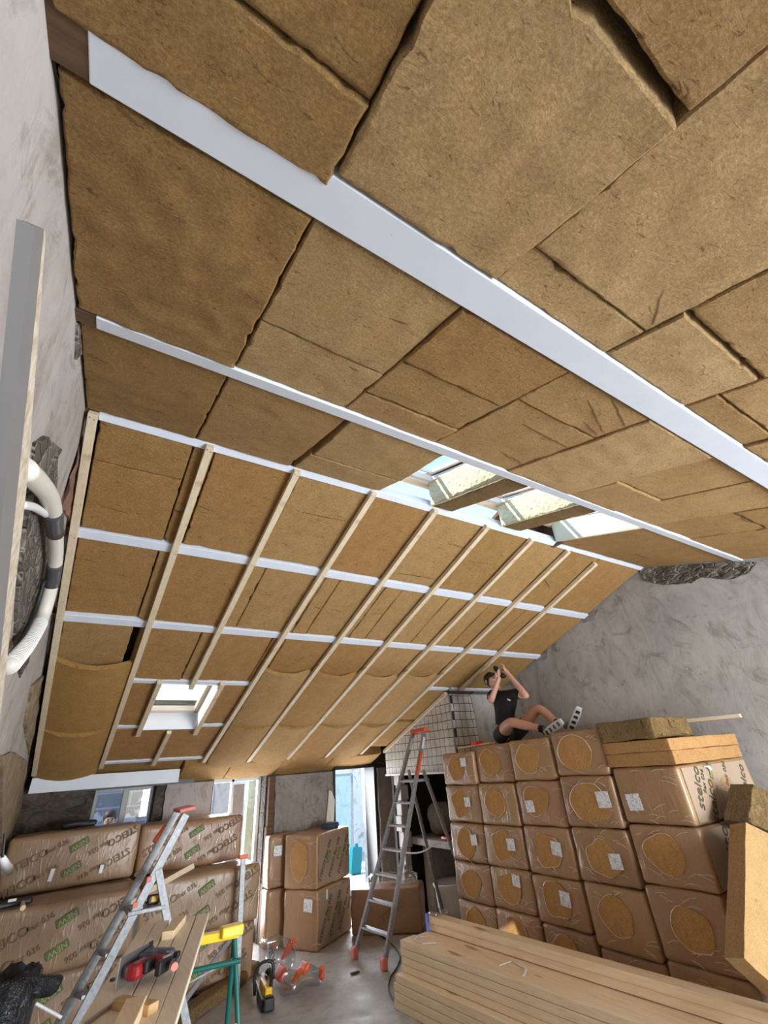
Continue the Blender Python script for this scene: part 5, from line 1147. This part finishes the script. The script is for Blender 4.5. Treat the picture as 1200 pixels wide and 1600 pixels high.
# head details: nose, ears, eyes, mouth; face looks up and toward the drill
fd = ((haL+haR)/2 + V((0,0,.05)) - head).normalized(); sdv = fd.cross(V((0,0,1))).normalized(); upv = sdv.cross(fd).normalized()
def ell(bm, c_, r, sx=1, sy=1, sz=1, R0=None):
    q = bmesh.ops.create_icosphere(bm, subdivisions=2, radius=r); M_ = Matrix.Translation(c_) @ (R0.to_4x4() if R0 else Matrix()) @ Matrix.Diagonal((sx, sy, sz, 1)); bmesh.ops.transform(bm, matrix=M_, verts=q['verts'])
RH = Matrix((sdv, fd, upv)).transposed()
bm = bmesh.new(); ell(bm, head+fd*.098+upv*.005, .018, .8, 1.2, 1.5, RH); link('nose', bm, SKIN, per, True)
for s in (-1, 1):
    bm = bmesh.new(); ell(bm, head+sdv*s*.085-fd*.01, .026, .35, .7, 1.1, RH); link('ear', bm, SKIN, per, True)
    bm = bmesh.new(); ell(bm, head+sdv*s*.033+fd*.082+upv*.028, .011, 1.2, .6, .7, RH); link('eye', bm, BLACK, per, True)
bm = bmesh.new(); ell(bm, head+fd*.086-upv*.045, .02, 1.2, .4, .35, RH); link('mouth', bm, PINKRED, per, True)
bm = bmesh.new(); ell(bm, head-fd*.022+upv*.032, .098, .98, 1.0, 1.0, RH); 
bmesh.ops.subdivide_edges(bm, edges=bm.edges, cuts=1)
for v in bm.verts: v.co += noise.noise_vector(v.co*38)*.016
link('hair', bm, HAIR, per, True)
bm = bmesh.new(); c_ = aX(795, 1094, 4.44); box(bm, c_, (.004,.05,.018), Matrix.Rotation(.4,3,'X')); bm.transform(Matrix.Translation((-.03,-.03,0))); link('chest_logo', bm, WHITE, per)
for nm, a_, kk in (('near', anN, knN), ('far', anF, knF)):
    d_ = (a_-kk).normalized(); skinned('sock', [(lerp(kk, a_, .80), .041, .041), (a_, .040, .040), (a_+d_*.03, .040, .040)], [(0,1),(1,2)], SOCK, per, 1)
    toe = a_ + (V((.0,-.10,.16)) if nm == 'near' else V((0,-.15,.15))); heel = a_ + V((0,-.05,-.03))
    toe = aX(853, 1122, 4.22) if nm == 'near' else aX(903, 1108, 4.5); heel = aX(862, 1143, 4.22) if nm == 'near' else aX(892, 1136, 4.5)
    if nm == 'near': toe = aX(878, 1127, 4.14); heel = aX(857, 1143, 4.22); 
    sh = skinned('shoe', [(heel, .042, .042), (lerp(heel, a_, .5), .043, .043), (lerp(heel, toe, .5), .042, .040), (toe, .038, .034)], [(0,1),(0,2),(2,3)], SHOEG, per, 2)
    ax2 = (toe-heel).normalized(); nrm_ = (V((-.55,-.75,.1)) - ax2*V((-.55,-.75,.1)).dot(ax2)).normalized(); sl = lerp(heel, toe, .5)+nrm_*.038
    bm = bmesh.new(); rbox(bm, (.082, .026, (toe-heel).length+.075), .0125, 10, .003, 3); xs_ = nrm_.cross(ax2)
    for v in bm.verts: k_ = v.co.z/((toe-heel).length+.075)*2; v.co.x *= 1-.28*abs(k_)**3; v.co.y += .006*k_*k_*-1
    bm.transform(Matrix.Translation(lerp(heel, toe, .5)+nrm_*.030) @ Matrix((xs_, nrm_, ax2)).transposed().to_4x4()); link('shoe_sole', bm, mat('sole_rubber', (.55,.56,.60), .6), per, True)
    for q in range(4):
        bm = bmesh.new(); c_ = lerp(heel, toe, .08+.28*q)+nrm_*.0425; bar(bm, c_-ax2*.016, c_+ax2*.016, .042, .005, nrm_, .0024); link('sole_tread', bm, BLACK, per)
# cordless driver in his hands, bit against the last batten
dr = empty('cordless_driver', lerp(haR, haL, .5), 'dark cordless screwdriver held up against the last batten', 'power tool')
dc = aX(776, 1046, 4.50); bit = V((4.56, 4.36, PT('L', 0, 4.36, .045).z)); dv = (bit-dc).normalized()
bm = bmesh.new(); tube(bm, [dc-dv*.06, dc-dv*.05, dc+dv*.03, dc+dv*.05, dc+dv*.075], [.024,.034,.034,.028,.016], 14); link('motor_body', bm, BLACK, dr, True)
bm = bmesh.new(); tube(bm, [dc-dv*.02, lerp(haR, haL, .5)+V((0,0,-.03))], [.020, .024], 12); ell(bm, lerp(haR, haL, .5)+V((0,0,-.04)), .035, 1, 1.3, .7); link('handle_and_battery', bm, BLACK, dr, True)
bm = bmesh.new(); tube(bm, [dc+dv*.07, bit], [.006, .004], 8); link('bit', bm, STEEL, dr)

# second person outside the small window
oc_ = aY(171, 1282, 8.3)
p2 = empty('person', (oc_.x, oc_.y, 0), 'dark-haired person outside, glimpsed behind the small window frame', 'person')
hd = oc_
skinned('body', [((hd.x, hd.y, .95), .15, .11), ((hd.x, hd.y, 1.15), .14, .10), ((hd.x, hd.y, hd.z-.26), .17, .10), ((hd.x, hd.y, hd.z-.14), .05, .055), ((hd.x, hd.y, hd.z), .075, .085), ((hd.x, hd.y, hd.z+.06), .06, .07),
   ((hd.x-.20, hd.y, hd.z-.27), .05, .05), ((hd.x-.25, hd.y-.02, hd.z-.55), .04, .04), ((hd.x-.24, hd.y-.14, hd.z-.75), .03, .03), ((hd.x+.20, hd.y, hd.z-.27), .05, .05), ((hd.x+.25, hd.y-.02, hd.z-.55), .04, .04), ((hd.x+.24, hd.y-.14, hd.z-.75), .03, .03),
   ((hd.x-.1, hd.y, .80), .09, .09), ((hd.x-.1, hd.y, .45), .06, .06), ((hd.x-.1, hd.y, .03), .045, .045), ((hd.x+.1, hd.y, .80), .09, .09), ((hd.x+.1, hd.y, .45), .06, .06), ((hd.x+.1, hd.y, .03), .045, .045)],
   [(0,1),(1,2),(2,3),(3,4),(4,5),(2,6),(6,7),(7,8),(2,9),(9,10),(10,11),(0,12),(12,13),(13,14),(0,15),(15,16),(16,17)], SKIN, p2)
skinned('shirt', [((hd.x, hd.y, .98), .16, .12), ((hd.x, hd.y, 1.15), .15, .11), ((hd.x, hd.y, hd.z-.26), .18, .115), ((hd.x-.20, hd.y, hd.z-.27), .06, .06), ((hd.x-.23, hd.y, hd.z-.42), .055, .055), ((hd.x+.20, hd.y, hd.z-.27), .06, .06), ((hd.x+.23, hd.y, hd.z-.42), .055, .055)], [(0,1),(1,2),(2,3),(3,4),(2,5),(5,6)], mat('pale_shirt', (.6,.6,.62), .9), p2)
skinned('trousers', [((hd.x, hd.y, .93), .16, .12), ((hd.x-.1, hd.y, .80), .10, .10), ((hd.x-.1, hd.y, .12), .065, .065), ((hd.x+.1, hd.y, .80), .10, .10), ((hd.x+.1, hd.y, .12), .065, .065)], [(0,1),(1,2),(0,3),(3,4)], SHORTS, p2)
bm = bmesh.new(); ell(bm, hd+V((0,.03,.045)), .098, .9, .95, .9); link('hair', bm, HAIR, p2, True)
bm = bmesh.new(); ell(bm, hd+V((0,-.085,0)), .014, .8, 1.2, 1.5); link('nose', bm, SKIN, p2, True)
for s in (-1, 1):
    bm = bmesh.new(); ell(bm, hd+V((.03*s,-.075,.02)), .010); link('eye', bm, BLACK, p2, True)
